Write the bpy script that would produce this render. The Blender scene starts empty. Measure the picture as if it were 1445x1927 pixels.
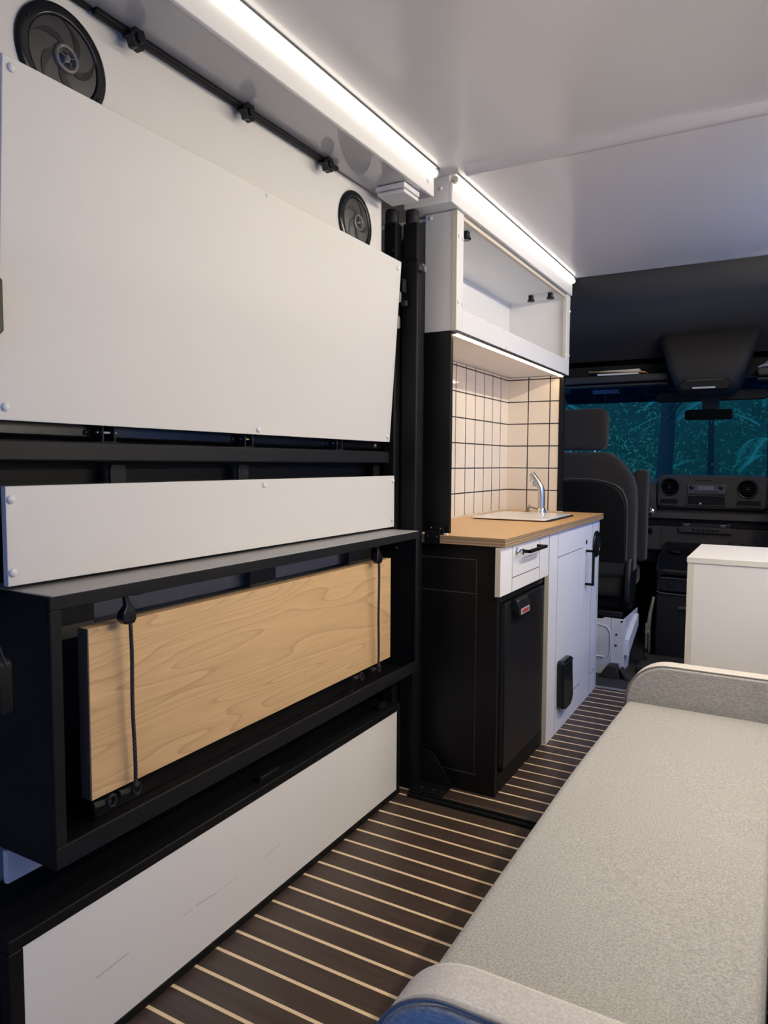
import bpy, bmesh, math, random
from mathutils import Vector, Matrix
random.seed(7)
PI = math.pi
scene = bpy.context.scene
COL = scene.collection

# ---------------------------------------------------------------- camera
cam_d = bpy.data.cameras.new('camera')
cam = bpy.data.objects.new('camera', cam_d); COL.objects.link(cam)
R_ = Vector((0.87135752, 0.49061863, 0.00542549)); U_ = Vector((-0.03844924, 0.05725518, 0.99761892)); W_ = Vector((-0.48913979, 0.86949135, -0.06875365))
m = Matrix.Identity(4)
for i in range(3):
    m[i][0] = R_[i]; m[i][1] = U_[i]; m[i][2] = -W_[i]
m[2][3] = 1.15
cam.matrix_world = m
cam_d.sensor_fit = 'VERTICAL'; cam_d.sensor_height = 24.0
cam_d.lens = 1345.04 / 1927 * 24.0
cam_d.clip_start = 0.02; cam_d.clip_end = 100
scene.camera = cam

# ---------------------------------------------------------------- world, exposure, lamp strengths
SKY = (0.10, 0.30, 0.95); SKY_S = 1.3
LED_S = 2.0; LED_R = 22.0; LED_F = 104.0; LED_FILL = 104.0; LED_C = (1.0, 0.91, 0.775)
UNDER_S = 17.0; UNDER_C = (1.0, 0.70, 0.38)
w = bpy.data.worlds.new('dusk'); scene.world = w; w.use_nodes = True
w.node_tree.nodes['Background'].inputs[0].default_value = (*SKY, 1)
w.node_tree.nodes['Background'].inputs[1].default_value = SKY_S
scene.view_settings.view_transform = 'Standard'; scene.view_settings.look = 'None'
scene.view_settings.gamma = 1.0; scene.view_settings.use_curve_mapping = False
scene.view_settings.exposure = 0.6
scene.cycles.use_denoising = True
scene.cycles.max_bounces = 8; scene.cycles.diffuse_bounces = 5; scene.cycles.glossy_bounces = 4
scene.cycles.transparent_max_bounces = 12
scene.cycles.sample_clamp_indirect = 6.0
scene.cycles.caustics_reflective = False; scene.cycles.caustics_refractive = False

# ---------------------------------------------------------------- materials
def nt(name):
    mt = bpy.data.materials.new(name); mt.use_nodes = True
    n = mt.node_tree.nodes; l = mt.node_tree.links
    return mt, n, l, n['Principled BSDF']
def node(n, t, **kw):
    x = n.new(t)
    for k, v in kw.items(): setattr(x, k, v)
    return x
def mat(name, col, rough=0.5, metal=0.0, bump=0.0, bscale=200.0, var=0.0, vscale=6.0, coat=0.0, spec=0.5, stretch=None, sheen=0.0):
    mt, n, l, b = nt(name)
    b.inputs['Base Color'].default_value = (*col, 1); b.inputs['Roughness'].default_value = rough
    b.inputs['Metallic'].default_value = metal; b.inputs['Specular IOR Level'].default_value = spec
    if coat: b.inputs['Coat Weight'].default_value = coat; b.inputs['Coat Roughness'].default_value = 0.05
    if sheen: b.inputs['Sheen Weight'].default_value = sheen
    tc = node(n, 'ShaderNodeTexCoord')
    src = tc.outputs['Object']
    if stretch:
        mp = node(n, 'ShaderNodeMapping'); mp.inputs['Scale'].default_value = stretch
        l.new(src, mp.inputs['Vector']); src = mp.outputs['Vector']
    if var:
        nz = node(n, 'ShaderNodeTexNoise'); nz.inputs['Scale'].default_value = vscale; nz.inputs['Detail'].default_value = 3
        l.new(src, nz.inputs['Vector'])
        mx = node(n, 'ShaderNodeMix', data_type='RGBA')
        mx.inputs[6].default_value = (*[c * (1 - var) for c in col], 1); mx.inputs[7].default_value = (*[min(1, c * (1 + var)) for c in col], 1)
        l.new(nz.outputs['Fac'], mx.inputs[0]); l.new(mx.outputs[2], b.inputs['Base Color'])
    if bump:
        nb = node(n, 'ShaderNodeTexNoise'); nb.inputs['Scale'].default_value = bscale; nb.inputs['Detail'].default_value = 2
        l.new(src, nb.inputs['Vector'])
        bp = node(n, 'ShaderNodeBump'); bp.inputs['Strength'].default_value = bump; bp.inputs['Distance'].default_value = 0.002
        l.new(nb.outputs['Fac'], bp.inputs['Height']); l.new(bp.outputs['Normal'], b.inputs['Normal'])
    return mt
def emit(name, col, s):
    mt, n, l, b = nt(name)
    b.inputs['Base Color'].default_value = (0.8, 0.8, 0.8, 1)
    b.inputs['Emission Color'].default_value = (*col, 1); b.inputs['Emission Strength'].default_value = s
    return mt
def math_(n, l, op, a, b=None, c=None):
    x = node(n, 'ShaderNodeMath', operation=op)
    for i, v in enumerate((a, b, c)):
        if v is None: continue
        if isinstance(v, (int, float)): x.inputs[i].default_value = v
        else: l.new(v, x.inputs[i])
    return x.outputs[0]
def floor_mat():
    mt, n, l, b = nt('plank_floor')
    geo = node(n, 'ShaderNodeNewGeometry'); sp = node(n, 'ShaderNodeSeparateXYZ'); l.new(geo.outputs['Position'], sp.inputs[0])
    y = sp.outputs['Y']
    def line(off, pitch):
        t = math_(n, l, 'SUBTRACT', y, off - pitch * 200)
        t = math_(n, l, 'DIVIDE', t, pitch)
        t = math_(n, l, 'FRACT', t)
        return math_(n, l, 'LESS_THAN', t, 0.128)
    a = line(1.7147 - 0.0045, 0.07052); c = line(2.3225 - 0.0045, 0.07036)
    s = math_(n, l, 'GREATER_THAN', y, 2.15)
    mx = node(n, 'ShaderNodeMix', data_type='FLOAT'); l.new(s, mx.inputs[0]); l.new(a, mx.inputs[2]); l.new(c, mx.inputs[3])
    mp = node(n, 'ShaderNodeMapping'); mp.inputs['Scale'].default_value = (2.5, 40, 1); l.new(geo.outputs['Position'], mp.inputs['Vector'])
    nz = node(n, 'ShaderNodeTexNoise'); nz.inputs['Scale'].default_value = 1.6; nz.inputs['Detail'].default_value = 6; nz.inputs['Distortion'].default_value = 0.6
    l.new(mp.outputs[0], nz.inputs['Vector'])
    cr = node(n, 'ShaderNodeValToRGB'); l.new(nz.outputs['Fac'], cr.inputs[0])
    cr.color_ramp.elements[0].position = 0.3; cr.color_ramp.elements[0].color = (0.036, 0.022, 0.016, 1)
    cr.color_ramp.elements[1].position = 0.75; cr.color_ramp.elements[1].color = (0.072, 0.046, 0.034, 1)
    m2 = node(n, 'ShaderNodeMix', data_type='RGBA'); l.new(mx.outputs[0], m2.inputs[0]); l.new(cr.outputs[0], m2.inputs[6])
    m2.inputs[7].default_value = (0.80, 0.60, 0.36, 1); l.new(m2.outputs[2], b.inputs['Base Color'])
    b.inputs['Roughness'].default_value = 0.42
    bp = node(n, 'ShaderNodeBump'); bp.inputs['Strength'].default_value = 0.08; bp.inputs['Distance'].default_value = 0.001
    l.new(nz.outputs['Fac'], bp.inputs['Height']); l.new(bp.outputs[0], b.inputs['Normal'])
    return mt
def tile_mat(name, u, u0, wline):
    """cream glazed square tiles with dark grout; u is the world axis of the panel"""
    mt, n, l, b = nt(name)
    geo = node(n, 'ShaderNodeNewGeometry'); sp = node(n, 'ShaderNodeSeparateXYZ'); l.new(geo.outputs['Position'], sp.inputs[0])
    P = 0.1152
    def line(s, o, wd):
        t = math_(n, l, 'SUBTRACT', s, o - P * 100 - wd / 2)
        t = math_(n, l, 'DIVIDE', t, P); t = math_(n, l, 'FRACT', t)
        return math_(n, l, 'LESS_THAN', t, wd / P)
    a = line(sp.outputs[u], u0, wline); c = line(sp.outputs['Z'], 1.0115, 0.0058)
    g = math_(n, l, 'MAXIMUM', a, c)
    m2 = node(n, 'ShaderNodeMix', data_type='RGBA'); l.new(g, m2.inputs[0])
    m2.inputs[6].default_value = (0.78, 0.70, 0.57, 1); m2.inputs[7].default_value = (0.022, 0.02, 0.02, 1)
    l.new(m2.outputs[2], b.inputs['Base Color'])
    rr = math_(n, l, 'MULTIPLY_ADD', g, 0.5, 0.07); l.new(rr, b.inputs['Roughness'])
    nz = node(n, 'ShaderNodeTexNoise'); nz.inputs['Scale'].default_value = 22; nz.inputs['Detail'].default_value = 2
    l.new(geo.outputs['Position'], nz.inputs['Vector'])
    h = math_(n, l, 'MULTIPLY_ADD', g, -0.8, nz.outputs['Fac'])
    bp = node(n, 'ShaderNodeBump'); bp.inputs['Strength'].default_value = 0.35; bp.inputs['Distance'].default_value = 0.0025
    l.new(h, bp.inputs['Height']); l.new(bp.outputs[0], b.inputs['Normal'])
    return mt
def wood_mat(name, axis, c0, c1, c2, rough=0.42):
    """maple laminate, grain running along the given axis"""
    mt, n, l, b = nt(name)
    tc = node(n, 'ShaderNodeTexCoord')
    mp = node(n, 'ShaderNodeMapping')
    sc = [7.0, 7.0, 7.0]; sc['xyz'.index(axis)] = 0.8
    mp.inputs['Scale'].default_value = sc; mp.inputs['Location'].default_value = (3.1, 1.7, 0.9); l.new(tc.outputs['Object'], mp.inputs['Vector'])
    nz = node(n, 'ShaderNodeTexNoise'); nz.inputs['Scale'].default_value = 0.75; nz.inputs['Detail'].default_value = 2.2; nz.inputs['Distortion'].default_value = 0.35
    l.new(mp.outputs[0], nz.inputs['Vector'])
    r = math_(n, l, 'MULTIPLY', nz.outputs['Fac'], 26.0); r = math_(n, l, 'FRACT', r)
    ring = node(n, 'ShaderNodeValToRGB'); l.new(r, ring.inputs[0])
    e = ring.color_ramp.elements; e[0].position = 0.0; e[0].color = (0, 0, 0, 1); e[1].position = 0.80; e[1].color = (0.42, 0.42, 0.42, 1)
    q = e.new(0.95); q.color = (1, 1, 1, 1); q2 = e.new(1.0); q2.color = (0.0, 0.0, 0.0, 1)
    mp2 = node(n, 'ShaderNodeMapping'); s2 = [320.0, 320.0, 320.0]; s2['xyz'.index(axis)] = 9.0
    mp2.inputs['Scale'].default_value = s2; l.new(tc.outputs['Object'], mp2.inputs['Vector'])
    f = node(n, 'ShaderNodeTexNoise'); f.inputs['Scale'].default_value = 1.0; f.inputs['Detail'].default_value = 3; l.new(mp2.outputs[0], f.inputs['Vector'])
    m1 = node(n, 'ShaderNodeMix', data_type='RGBA'); l.new(f.outputs['Fac'], m1.inputs[0]); m1.inputs[6].default_value = (*c0, 1); m1.inputs[7].default_value = (*c1, 1)
    m2 = node(n, 'ShaderNodeMix', data_type='RGBA'); rf = math_(n, l, 'MULTIPLY', ring.outputs[0], 0.45); l.new(rf, m2.inputs[0])
    l.new(m1.outputs[2], m2.inputs[6]); m2.inputs[7].default_value = (*c2, 1); l.new(m2.outputs[2], b.inputs['Base Color'])
    b.inputs['Roughness'].default_value = rough
    return mt
def ply_mat():
    mt, n, l, b = nt('layered_plywood_edge')
    geo = node(n, 'ShaderNodeNewGeometry'); sp = node(n, 'ShaderNodeSeparateXYZ'); l.new(geo.outputs['Position'], sp.inputs[0])
    v = math_(n, l, 'MULTIPLY_ADD', sp.outputs['Z'], 1 / 0.027, -0.8715 / 0.027)
    cr = node(n, 'ShaderNodeValToRGB'); cr.color_ramp.interpolation = 'CONSTANT'; l.new(v, cr.inputs[0])
    e = cr.color_ramp.elements; e[0].position = 0.0; e[0].color = (0.42, 0.27, 0.14, 1); e[1].position = 0.2; e[1].color = (0.24, 0.16, 0.09, 1)
    for p, c in ((0.38, (0.40, 0.27, 0.15, 1)), (0.58, (0.20, 0.14, 0.08, 1)), (0.76, (0.36, 0.24, 0.12, 1)), (0.9, (0.22, 0.14, 0.07, 1))): e.new(p).color = c
    l.new(cr.outputs[0], b.inputs['Base Color']); b.inputs['Roughness'].default_value = 0.6
    return mt
def fabric_mat(name, c0, c1, scale=(900, 900, 900), bump=0.5):
    mt, n, l, b = nt(name)
    tc = node(n, 'ShaderNodeTexCoord'); mp = node(n, 'ShaderNodeMapping'); mp.inputs['Scale'].default_value = [s / 100 for s in scale]
    l.new(tc.outputs['Object'], mp.inputs['Vector'])
    a = node(n, 'ShaderNodeTexNoise'); a.inputs['Scale'].default_value = 38; a.inputs['Detail'].default_value = 5; a.inputs['Roughness'].default_value = 0.7; l.new(mp.outputs[0], a.inputs['Vector'])
    cr = node(n, 'ShaderNodeValToRGB'); l.new(a.outputs['Fac'], cr.inputs[0])
    cr.color_ramp.elements[0].position = 0.36; cr.color_ramp.elements[0].color = (*c0, 1); cr.color_ramp.elements[1].position = 0.64; cr.color_ramp.elements[1].color = (*c1, 1)
    l.new(cr.outputs[0], b.inputs['Base Color']); b.inputs['Roughness'].default_value = 0.95; b.inputs['Specular IOR Level'].default_value = 0.15
    b.inputs['Sheen Weight'].default_value = 0.15
    bp = node(n, 'ShaderNodeBump'); bp.inputs['Strength'].default_value = bump; bp.inputs['Distance'].default_value = 0.001
    l.new(a.outputs['Fac'], bp.inputs['Height']); l.new(bp.outputs[0], b.inputs['Normal'])
    return mt
def grille_mat():
    mt, n, l, b = nt('perforated_grille')
    tc = node(n, 'ShaderNodeTexCoord'); sp = node(n, 'ShaderNodeSeparateXYZ'); l.new(tc.outputs['Object'], sp.inputs[0])
    def f(s):
        t = math_(n, l, 'MULTIPLY', s, 2 * PI / 0.0047); t = math_(n, l, 'SINE', t); return t
    p = math_(n, l, 'MULTIPLY', f(sp.outputs['Y']), f(sp.outputs['Z']))
    g = math_(n, l, 'GREATER_THAN', p, 0.36)
    m2 = node(n, 'ShaderNodeMix', data_type='RGBA'); l.new(g, m2.inputs[0]); m2.inputs[6].default_value = (0.038, 0.036, 0.034, 1); m2.inputs[7].default_value = (0.002, 0.002, 0.002, 1)
    l.new(m2.outputs[2], b.inputs['Base Color']); b.inputs['Roughness'].default_value = 0.5
    return mt
def cord_mat():
    mt, n, l, b = nt('braided_cord')
    tc = node(n, 'ShaderNodeTexCoord'); ck = node(n, 'ShaderNodeTexWave'); ck.inputs['Scale'].default_value = 70; ck.bands_direction = 'DIAGONAL'; ck.inputs['Distortion'].default_value = 4
    l.new(tc.outputs['Object'], ck.inputs['Vector'])
    cr = node(n, 'ShaderNodeValToRGB'); l.new(ck.outputs['Fac'], cr.inputs[0])
    cr.color_ramp.elements[0].position = 0.7; cr.color_ramp.elements[0].color = (0.008, 0.008, 0.01, 1); cr.color_ramp.elements[1].position = 0.95; cr.color_ramp.elements[1].color = (0.07, 0.06, 0.065, 1)
    l.new(cr.outputs[0], b.inputs['Base Color']); b.inputs['Roughness'].default_value = 0.8
    return mt
def glass_mat(name, tint):
    mt, n, l, b = nt(name); n.remove(b)
    out = n['Material Output']; tr = node(n, 'ShaderNodeBsdfTransparent'); tr.inputs[0].default_value = (*tint, 1)
    gl = node(n, 'ShaderNodeBsdfGlossy'); gl.inputs['Roughness'].default_value = 0.02
    fr = node(n, 'ShaderNodeLayerWeight'); pw = math_(n, l, 'POWER', fr.outputs['Facing'], 5.0); pw = math_(n, l, 'MULTIPLY_ADD', pw, 0.8, 0.03)
    mx = node(n, 'ShaderNodeMixShader'); l.new(pw, mx.inputs[0]); l.new(tr.outputs[0], mx.inputs[1]); l.new(gl.outputs[0], mx.inputs[2]); l.new(mx.outputs[0], out.inputs[0])
    return mt
def scratched_panel():
    mt, n, l, b = nt('scratched_white_panel')
    geo = node(n, 'ShaderNodeNewGeometry'); sp = node(n, 'ShaderNodeSeparateXYZ'); l.new(geo.outputs['Position'], sp.inputs[0])
    y, z = sp.outputs['Y'], sp.outputs['Z']
    nz = node(n, 'ShaderNodeTexNoise'); nz.inputs['Scale'].default_value = 25; l.new(geo.outputs['Position'], nz.inputs['Vector'])
    tot = None
    for y0, y1, z0, z1, wd in ((0.885, 0.965, 0.143, 0.1455, 0.0011), (1.115, 1.145, 0.137, 0.1375, 0.0006), (1.155, 1.222, 0.1385, 0.1335, 0.0010), (1.22, 1.30, 0.1335, 0.1345, 0.0005), (1.40, 1.47, 0.133, 0.136, 0.0007)):
        k = (z1 - z0) / (y1 - y0)
        zz = math_(n, l, 'MULTIPLY_ADD', y, k, z0 - k * y0 - 0.0015)
        zz = math_(n, l, 'MULTIPLY_ADD', nz.outputs['Fac'], 0.003, zz)
        d = math_(n, l, 'ABSOLUTE', math_(n, l, 'SUBTRACT', z, zz))
        on = math_(n, l, 'LESS_THAN', d, wd)
        on = math_(n, l, 'MULTIPLY', on, math_(n, l, 'GREATER_THAN', y, y0)); on = math_(n, l, 'MULTIPLY', on, math_(n, l, 'LESS_THAN', y, y1))
        tot = on if tot is None else math_(n, l, 'MAXIMUM', tot, on)
    m2 = node(n, 'ShaderNodeMix', data_type='RGBA'); tot = math_(n, l, 'MULTIPLY', tot, 0.6); l.new(tot, m2.inputs[0])
    m2.inputs[6].default_value = (0.80, 0.76, 0.69, 1); m2.inputs[7].default_value = (0.2, 0.17, 0.14, 1)
    l.new(m2.outputs[2], b.inputs['Base Color']); b.inputs['Roughness'].default_value = 0.45
    return mt

M = dict(
    interior_white=mat('cupboard_interior_white', (0.80, 0.78, 0.74), 0.5),
    white=mat('white_laminate', (0.65, 0.62, 0.57), 0.5, bump=0.05, bscale=500, var=0.03, vscale=3),
    gloss_white=mat('gloss_white_panel', (0.62, 0.605, 0.59), 0.16, var=0.02, vscale=2, bump=0.02, bscale=3),
    soffit=mat('glossy_grey_panel', (0.44, 0.43, 0.43), 0.06),
    powder_white=mat('white_powder_coat', (0.72, 0.70, 0.67), 0.4, bump=0.04, bscale=300),
    moulding=mat('satin_moulding', (0.48, 0.47, 0.48), 0.25),
    edge=mat('beige_edge_band', (0.62, 0.55, 0.42), 0.55),
    cab_white=mat('cabinet_white_woodgrain', (0.82, 0.80, 0.78), 0.42, bump=0.12, bscale=40, stretch=(30, 30, 0.6)),
    groove=mat('groove_shadow_gap', (0.09, 0.085, 0.09), 0.8),
    black=mat('black_powder_coat', (0.006, 0.006, 0.006), 0.5, bump=0.15, bscale=900, var=0.1, spec=0.15),
    black2=mat('black_steel_top', (0.32, 0.31, 0.30), 0.55, bump=0.1, bscale=900),
    beam=mat('dark_grey_steel', (0.010, 0.010, 0.011), 0.45, bump=0.15, bscale=600, var=0.15, vscale=20, spec=0.15),
    black_board=mat('black_laminate', (0.006, 0.0055, 0.005), 0.4, bump=0.1, bscale=500, spec=0.2),
    gloss_black=mat('glossy_black_plastic', (0.007, 0.007, 0.008), 0.22, spec=0.3),
    plastic=mat('black_plastic', (0.010, 0.010, 0.011), 0.42, spec=0.3),
    rubber=mat('black_rubber', (0.012, 0.0115, 0.0115), 0.6, spec=0.3),
    cab_plastic=mat('grained_cab_plastic', (0.042, 0.037, 0.033), 0.6, spec=0.25, bump=0.3, bscale=900),
    seat=fabric_mat('black_seat_cloth', (0.018, 0.0165, 0.015), (0.034, 0.031, 0.028), bump=0.3),
    seat_trim=mat('grey_seat_piping', (0.055, 0.052, 0.048), 0.55),
    headliner=fabric_mat('dark_headliner_felt', (0.013, 0.0125, 0.013), (0.020, 0.019, 0.0195), bump=0.2),
    pod=mat('charcoal_console_plastic', (0.020, 0.0185, 0.0175), 0.7, spec=0.25, bump=0.2, bscale=900),
    steel=mat('brushed_stainless', (0.55, 0.53, 0.50), 0.28, 1.0),
    chrome=mat('chrome', (0.75, 0.74, 0.72), 0.12, 1.0),
    brass=mat('olive_zinc_steel', (0.30, 0.25, 0.14), 0.4, 0.8),
    zinc=mat('dull_zinc', (0.16, 0.16, 0.165), 0.5, 0.6),
    red=mat('red_badge_print', (0.45, 0.035, 0.04), 0.4),
    badge=mat('silver_badge', (0.42, 0.42, 0.45), 0.4),
    lens=mat('dim_display', (0.13, 0.13, 0.14), 0.3),
    floor=floor_mat(),
    cab_floor=mat('black_cab_floor', (0.03, 0.03, 0.03), 0.7, bump=0.3, bscale=400),
    tile_wall=tile_mat('glazed_tile_side', 'Y', 2.975, 0.0072), tile_end=tile_mat('glazed_tile_end', 'X', -1.0795, 0.0058),
    counter=wood_mat('maple_countertop', 'y', (0.72, 0.44, 0.18), (0.62, 0.37, 0.15), (0.5, 0.29, 0.12), 0.38),
    ply=ply_mat(),
    board=wood_mat('maple_table_top', 'y', (0.74, 0.49, 0.245), (0.53, 0.34, 0.16), (0.30, 0.17, 0.08), 0.42),
    board_edge=mat('brown_edge_strip', (0.16, 0.09, 0.06), 0.5, var=0.4, vscale=1.0, stretch=(200, 200, 2)),
    mattress=fabric_mat('oatmeal_boucle', (0.255, 0.245, 0.225), (0.43, 0.415, 0.38), scale=(760, 760, 760), bump=0.7),
    bolster=fabric_mat('grey_weave', (0.23, 0.215, 0.20), (0.42, 0.40, 0.375), scale=(350, 900, 1300), bump=0.5),
    bolster_rim=fabric_mat('beige_weave_rim', (0.50, 0.46, 0.40), (0.68, 0.63, 0.55), scale=(900, 900, 900), bump=0.4),
    piping=mat('grey_piping', (0.16, 0.15, 0.14), 0.8),
    bench=scratched_panel(),
    sink=mat('white_sink_enamel', (0.85, 0.83, 0.78), 0.2),
    led=emit('led_diffuser', LED_C, LED_S), led_right=emit('led_diffuser_right', LED_C, LED_R), led_front=emit('led_added_front', LED_C, LED_F), led_fill=emit('led_fill_strip', LED_C, LED_FILL), under=emit('under_cabinet_led', UNDER_C, UNDER_S),
    cord=cord_mat(), grille=grille_mat(),
    tweeter=mat('tweeter_ring', (0.10, 0.09, 0.085), 0.35),
    dark_cone=mat('dark_blue_cone', (0.01, 0.015, 0.04), 0.2),
    paper=mat('white_paper', (0.7, 0.68, 0.64), 0.8), envelope=mat('manila_envelope', (0.55, 0.33, 0.10), 0.7),
    cloth=fabric_mat('grey_cloth', (0.22, 0.20, 0.21), (0.38, 0.36, 0.37)),
    seat_box=mat('white_painted_steel', (0.78, 0.78, 0.78), 0.4, bump=0.05, bscale=60),
    glass=glass_mat('windscreen_glass', (0.62, 0.88, 0.84)), tint=glass_mat('tinted_band', (0.10, 0.16, 0.26)),
    sticker=mat('blue_white_sticker', (0.07, 0.09, 0.15), 0.7),
    leaf=mat('dark_leaf', (0.10, 0.27, 0.10), 0.42, var=0.7, vscale=1.2), leaf2=mat('needle_leaf', (0.09, 0.34, 0.15), 0.45, var=0.5, vscale=2.0),
    leaf3=mat('pale_glint_leaf', (0.22, 0.36, 0.10), 0.25, var=0.5, vscale=3),  # paler leaf colour stands in for bright glints in the foliage
    bark=mat('dark_bark', (0.035, 0.028, 0.022), 0.9, bump=0.8, bscale=30, stretch=(4, 4, 0.6)),
    soil=mat('dark_bank_soil', (0.04, 0.09, 0.045), 0.95, bump=1.0, bscale=8, var=0.6, vscale=1.5),
)

# ---------------------------------------------------------------- mesh builder
class MB:
    def __init__(s): s.bm = bmesh.new()
    def box(s, x0, x1, y0, y1, z0, z1):
        v = [s.bm.verts.new((x, y, z)) for x in (x0, x1) for y in (y0, y1) for z in (z0, z1)]
        for f in ((0, 1, 3, 2), (4, 6, 7, 5), (0, 4, 5, 1), (2, 3, 7, 6), (0, 2, 6, 4), (1, 5, 7, 3)): s.bm.faces.new([v[i] for i in f])
        return s
    def prism(s, pts, axis, a, b):
        def P(p, t):
            return {'x': (t, p[0], p[1]), 'y': (p[0], t, p[1]), 'z': (p[0], p[1], t)}[axis]
        A = [s.bm.verts.new(P(p, a)) for p in pts]; B = [s.bm.verts.new(P(p, b)) for p in pts]
        s.bm.faces.new(A); s.bm.faces.new(B[::-1]); k = len(pts)
        for i in range(k): s.bm.faces.new((A[i], A[(i + 1) % k], B[(i + 1) % k], B[i]))
        return s
    def loft(s, rings, caps=True, closed=True):
        V = [[s.bm.verts.new(p) for p in r] for r in rings]; k = len(V[0])
        for a, b in zip(V, V[1:]):
            for i in range(k if closed else k - 1): s.bm.faces.new((a[i], a[(i + 1) % k], b[(i + 1) % k], b[i]))
        if caps and closed: s.bm.faces.new(V[0][::-1]); s.bm.faces.new(V[-1])
        return s
    def tube(s, path, r, n=12):
        path = [Vector(p) for p in path]; rings = []; up = None
        for i, p in enumerate(path):
            t = (path[min(i + 1, len(path) - 1)] - path[max(i - 1, 0)]).normalized()
            if up is None:
                up = Vector((0, 0, 1)) if abs(t.z) < 0.9 else Vector((1, 0, 0))
            a = t.cross(up).normalized(); b = a.cross(t).normalized(); up = b
            rr = r[i] if isinstance(r, (list, tuple)) else r
            rings.append([p + a * math.cos(q * 2 * PI / n) * rr + b * math.sin(q * 2 * PI / n) * rr for q in range(n)])
        return s.loft(rings)
    def lathe(s, prof, c, axis='x', n=32, sg=1):
        """prof: list of (radius, height along axis)"""
        c = Vector(c); ax = {'x': (Vector((1, 0, 0)), Vector((0, 1, 0)), Vector((0, 0, 1))), 'y': (Vector((0, 1, 0)), Vector((1, 0, 0)), Vector((0, 0, 1))), 'z': (Vector((0, 0, 1)), Vector((1, 0, 0)), Vector((0, 1, 0)))}[axis]
        rings = [[c + ax[0] * h * sg + ax[1] * max(r, 1e-5) * math.cos(q * 2 * PI / n) + ax[2] * max(r, 1e-5) * math.sin(q * 2 * PI / n) for q in range(n)] for r, h in prof]
        return s.loft(rings)
    def grid(s, fn, nu, nv):
        V = [[s.bm.verts.new(fn(i / nu, j / nv)) for j in range(nv + 1)] for i in range(nu + 1)]
        for i in range(nu):
            for j in range(nv): s.bm.faces.new((V[i][j], V[i + 1][j], V[i + 1][j + 1], V[i][j + 1]))
        return s
WL = {}
def wloc(o): return WL.get(o.name, Vector((0, 0, 0)))
def ob(name, mb, m_, parent=None, bevel=0.0, seg=2, smooth=30, origin=None, subsurf=0, recalc=True, mats=None):
    bm = mb.bm
    if recalc: bmesh.ops.recalc_face_normals(bm, faces=bm.faces)
    me = bpy.data.meshes.new(name); bm.to_mesh(me); bm.free()
    if parent is None:
        if origin is None:
            xs = [v.co for v in me.vertices]
            origin = Vector(((min(v.x for v in xs) + max(v.x for v in xs)) / 2, (min(v.y for v in xs) + max(v.y for v in xs)) / 2, min(v.z for v in xs)))
        L = Vector(origin)
    else: L = wloc(parent)
    me.transform(Matrix.Translation(-L))
    me.materials.append(m_ if not isinstance(m_, str) else M[m_])
    if mats:
        for q in mats: me.materials.append(M[q])
    if smooth:
        me.polygons.foreach_set('use_smooth', [True] * len(me.polygons)); me.set_sharp_from_angle(angle=math.radians(smooth))
    o = bpy.data.objects.new(name, me); COL.objects.link(o)
    if parent is None: o.location = L; WL[o.name] = L
    else: o.parent = parent; WL[o.name] = L
    if bevel:
        b = o.modifiers.new('bevel', 'BEVEL'); b.width = bevel; b.segments = seg; b.limit_method = 'ANGLE'; b.angle_limit = math.radians(40)
    if subsurf:
        q = o.modifiers.new('sub', 'SUBSURF'); q.levels = q.render_levels = subsurf
    return o
def tag(o, label, cat=None, group=None):
    o['label'] = label
    if cat: o['category'] = cat
    if group: o['group'] = group
    return o
def thing(name, loc, label, cat, group=None):
    o = bpy.data.objects.new(name, None); COL.objects.link(o); o.location = loc; o.empty_display_size = 0.05
    WL[o.name] = Vector(loc)
    return tag(o, label, cat, group)
def struct(name, mb, m_, **kw):
    o = ob(name, mb, m_, **kw); o['kind'] = 'structure'; return o
def B(*a): return MB().box(*a)
def copy_tree(o, parent=None):
    c = o.copy(); COL.objects.link(c); c.parent = parent
    for ch in list(o.children):
        copy_tree(ch, c)
    return c
def dup(o, loc, label, group=None):
    c = copy_tree(o); c.location = loc; c['label'] = label
    if group: c['group'] = group
    WL[c.name] = Vector(loc)
    return c
def dome(mb, c, r=0.0075, h=0.0045, axis='x', sg=1):
    pr = [(r, 0), (r, 0.001)] + [(r * math.cos(a * PI / 2 / 4), 0.001 + h * math.sin(a * PI / 2 / 4)) for a in range(1, 5)]
    return mb.lathe(pr, c, axis, 16, sg)
def rrect(x0, x1, y0, y1, r, n=6, corners=(1, 1, 1, 1)):
    pts = []
    for k, (cx, cy, a0) in enumerate(((x1 - r, y1 - r, 0), (x0 + r, y1 - r, 90), (x0 + r, y0 + r, 180), (x1 - r, y0 + r, 270))):
        if corners[k]:
            for i in range(n + 1):
                a = math.radians(a0 + 90 * i / n); pts.append((cx + r * math.cos(a), cy + r * math.sin(a)))
        else: pts.append(((x1, x0, x0, x1)[k], (y1, y1, y0, y0)[k]))
    return pts

# ================================================================ SETTING
XL, XR, ZC = -1.34, 0.50, 2.09
struct('floor', B(XL, XR, -0.5, 3.70, -0.03, 0.0), 'floor')
struct('trim_1', B(-0.83, XR, 3.685, 3.71, -0.001, 0.006), 'steel', bevel=0.002)
struct('trim_2', B(-1.10, XR, 2.128, 2.168, 0.0, 0.010).box(-1.10, XR, 2.144, 2.152, 0.010, 0.016), 'black', bevel=0.002)
struct('ceiling', B(XL, XR, -0.5, 3.70, ZC, ZC + 0.03), 'gloss_white')
mb = MB()
mb.prism([(2.152, 2.092), (2.158, 2.078), (2.172, 2.068), (2.19, 2.068), (2.205, 2.076), (2.212, 2.092)], 'x', -0.93, XR)
struct('trim_3', mb, 'moulding', smooth=60)
struct('wall_left', B(XL - 0.03, XL, -0.5, 3.72, 0, ZC), mat('grey_wall_lining', (0.33, 0.33, 0.34), 0.4))
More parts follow.
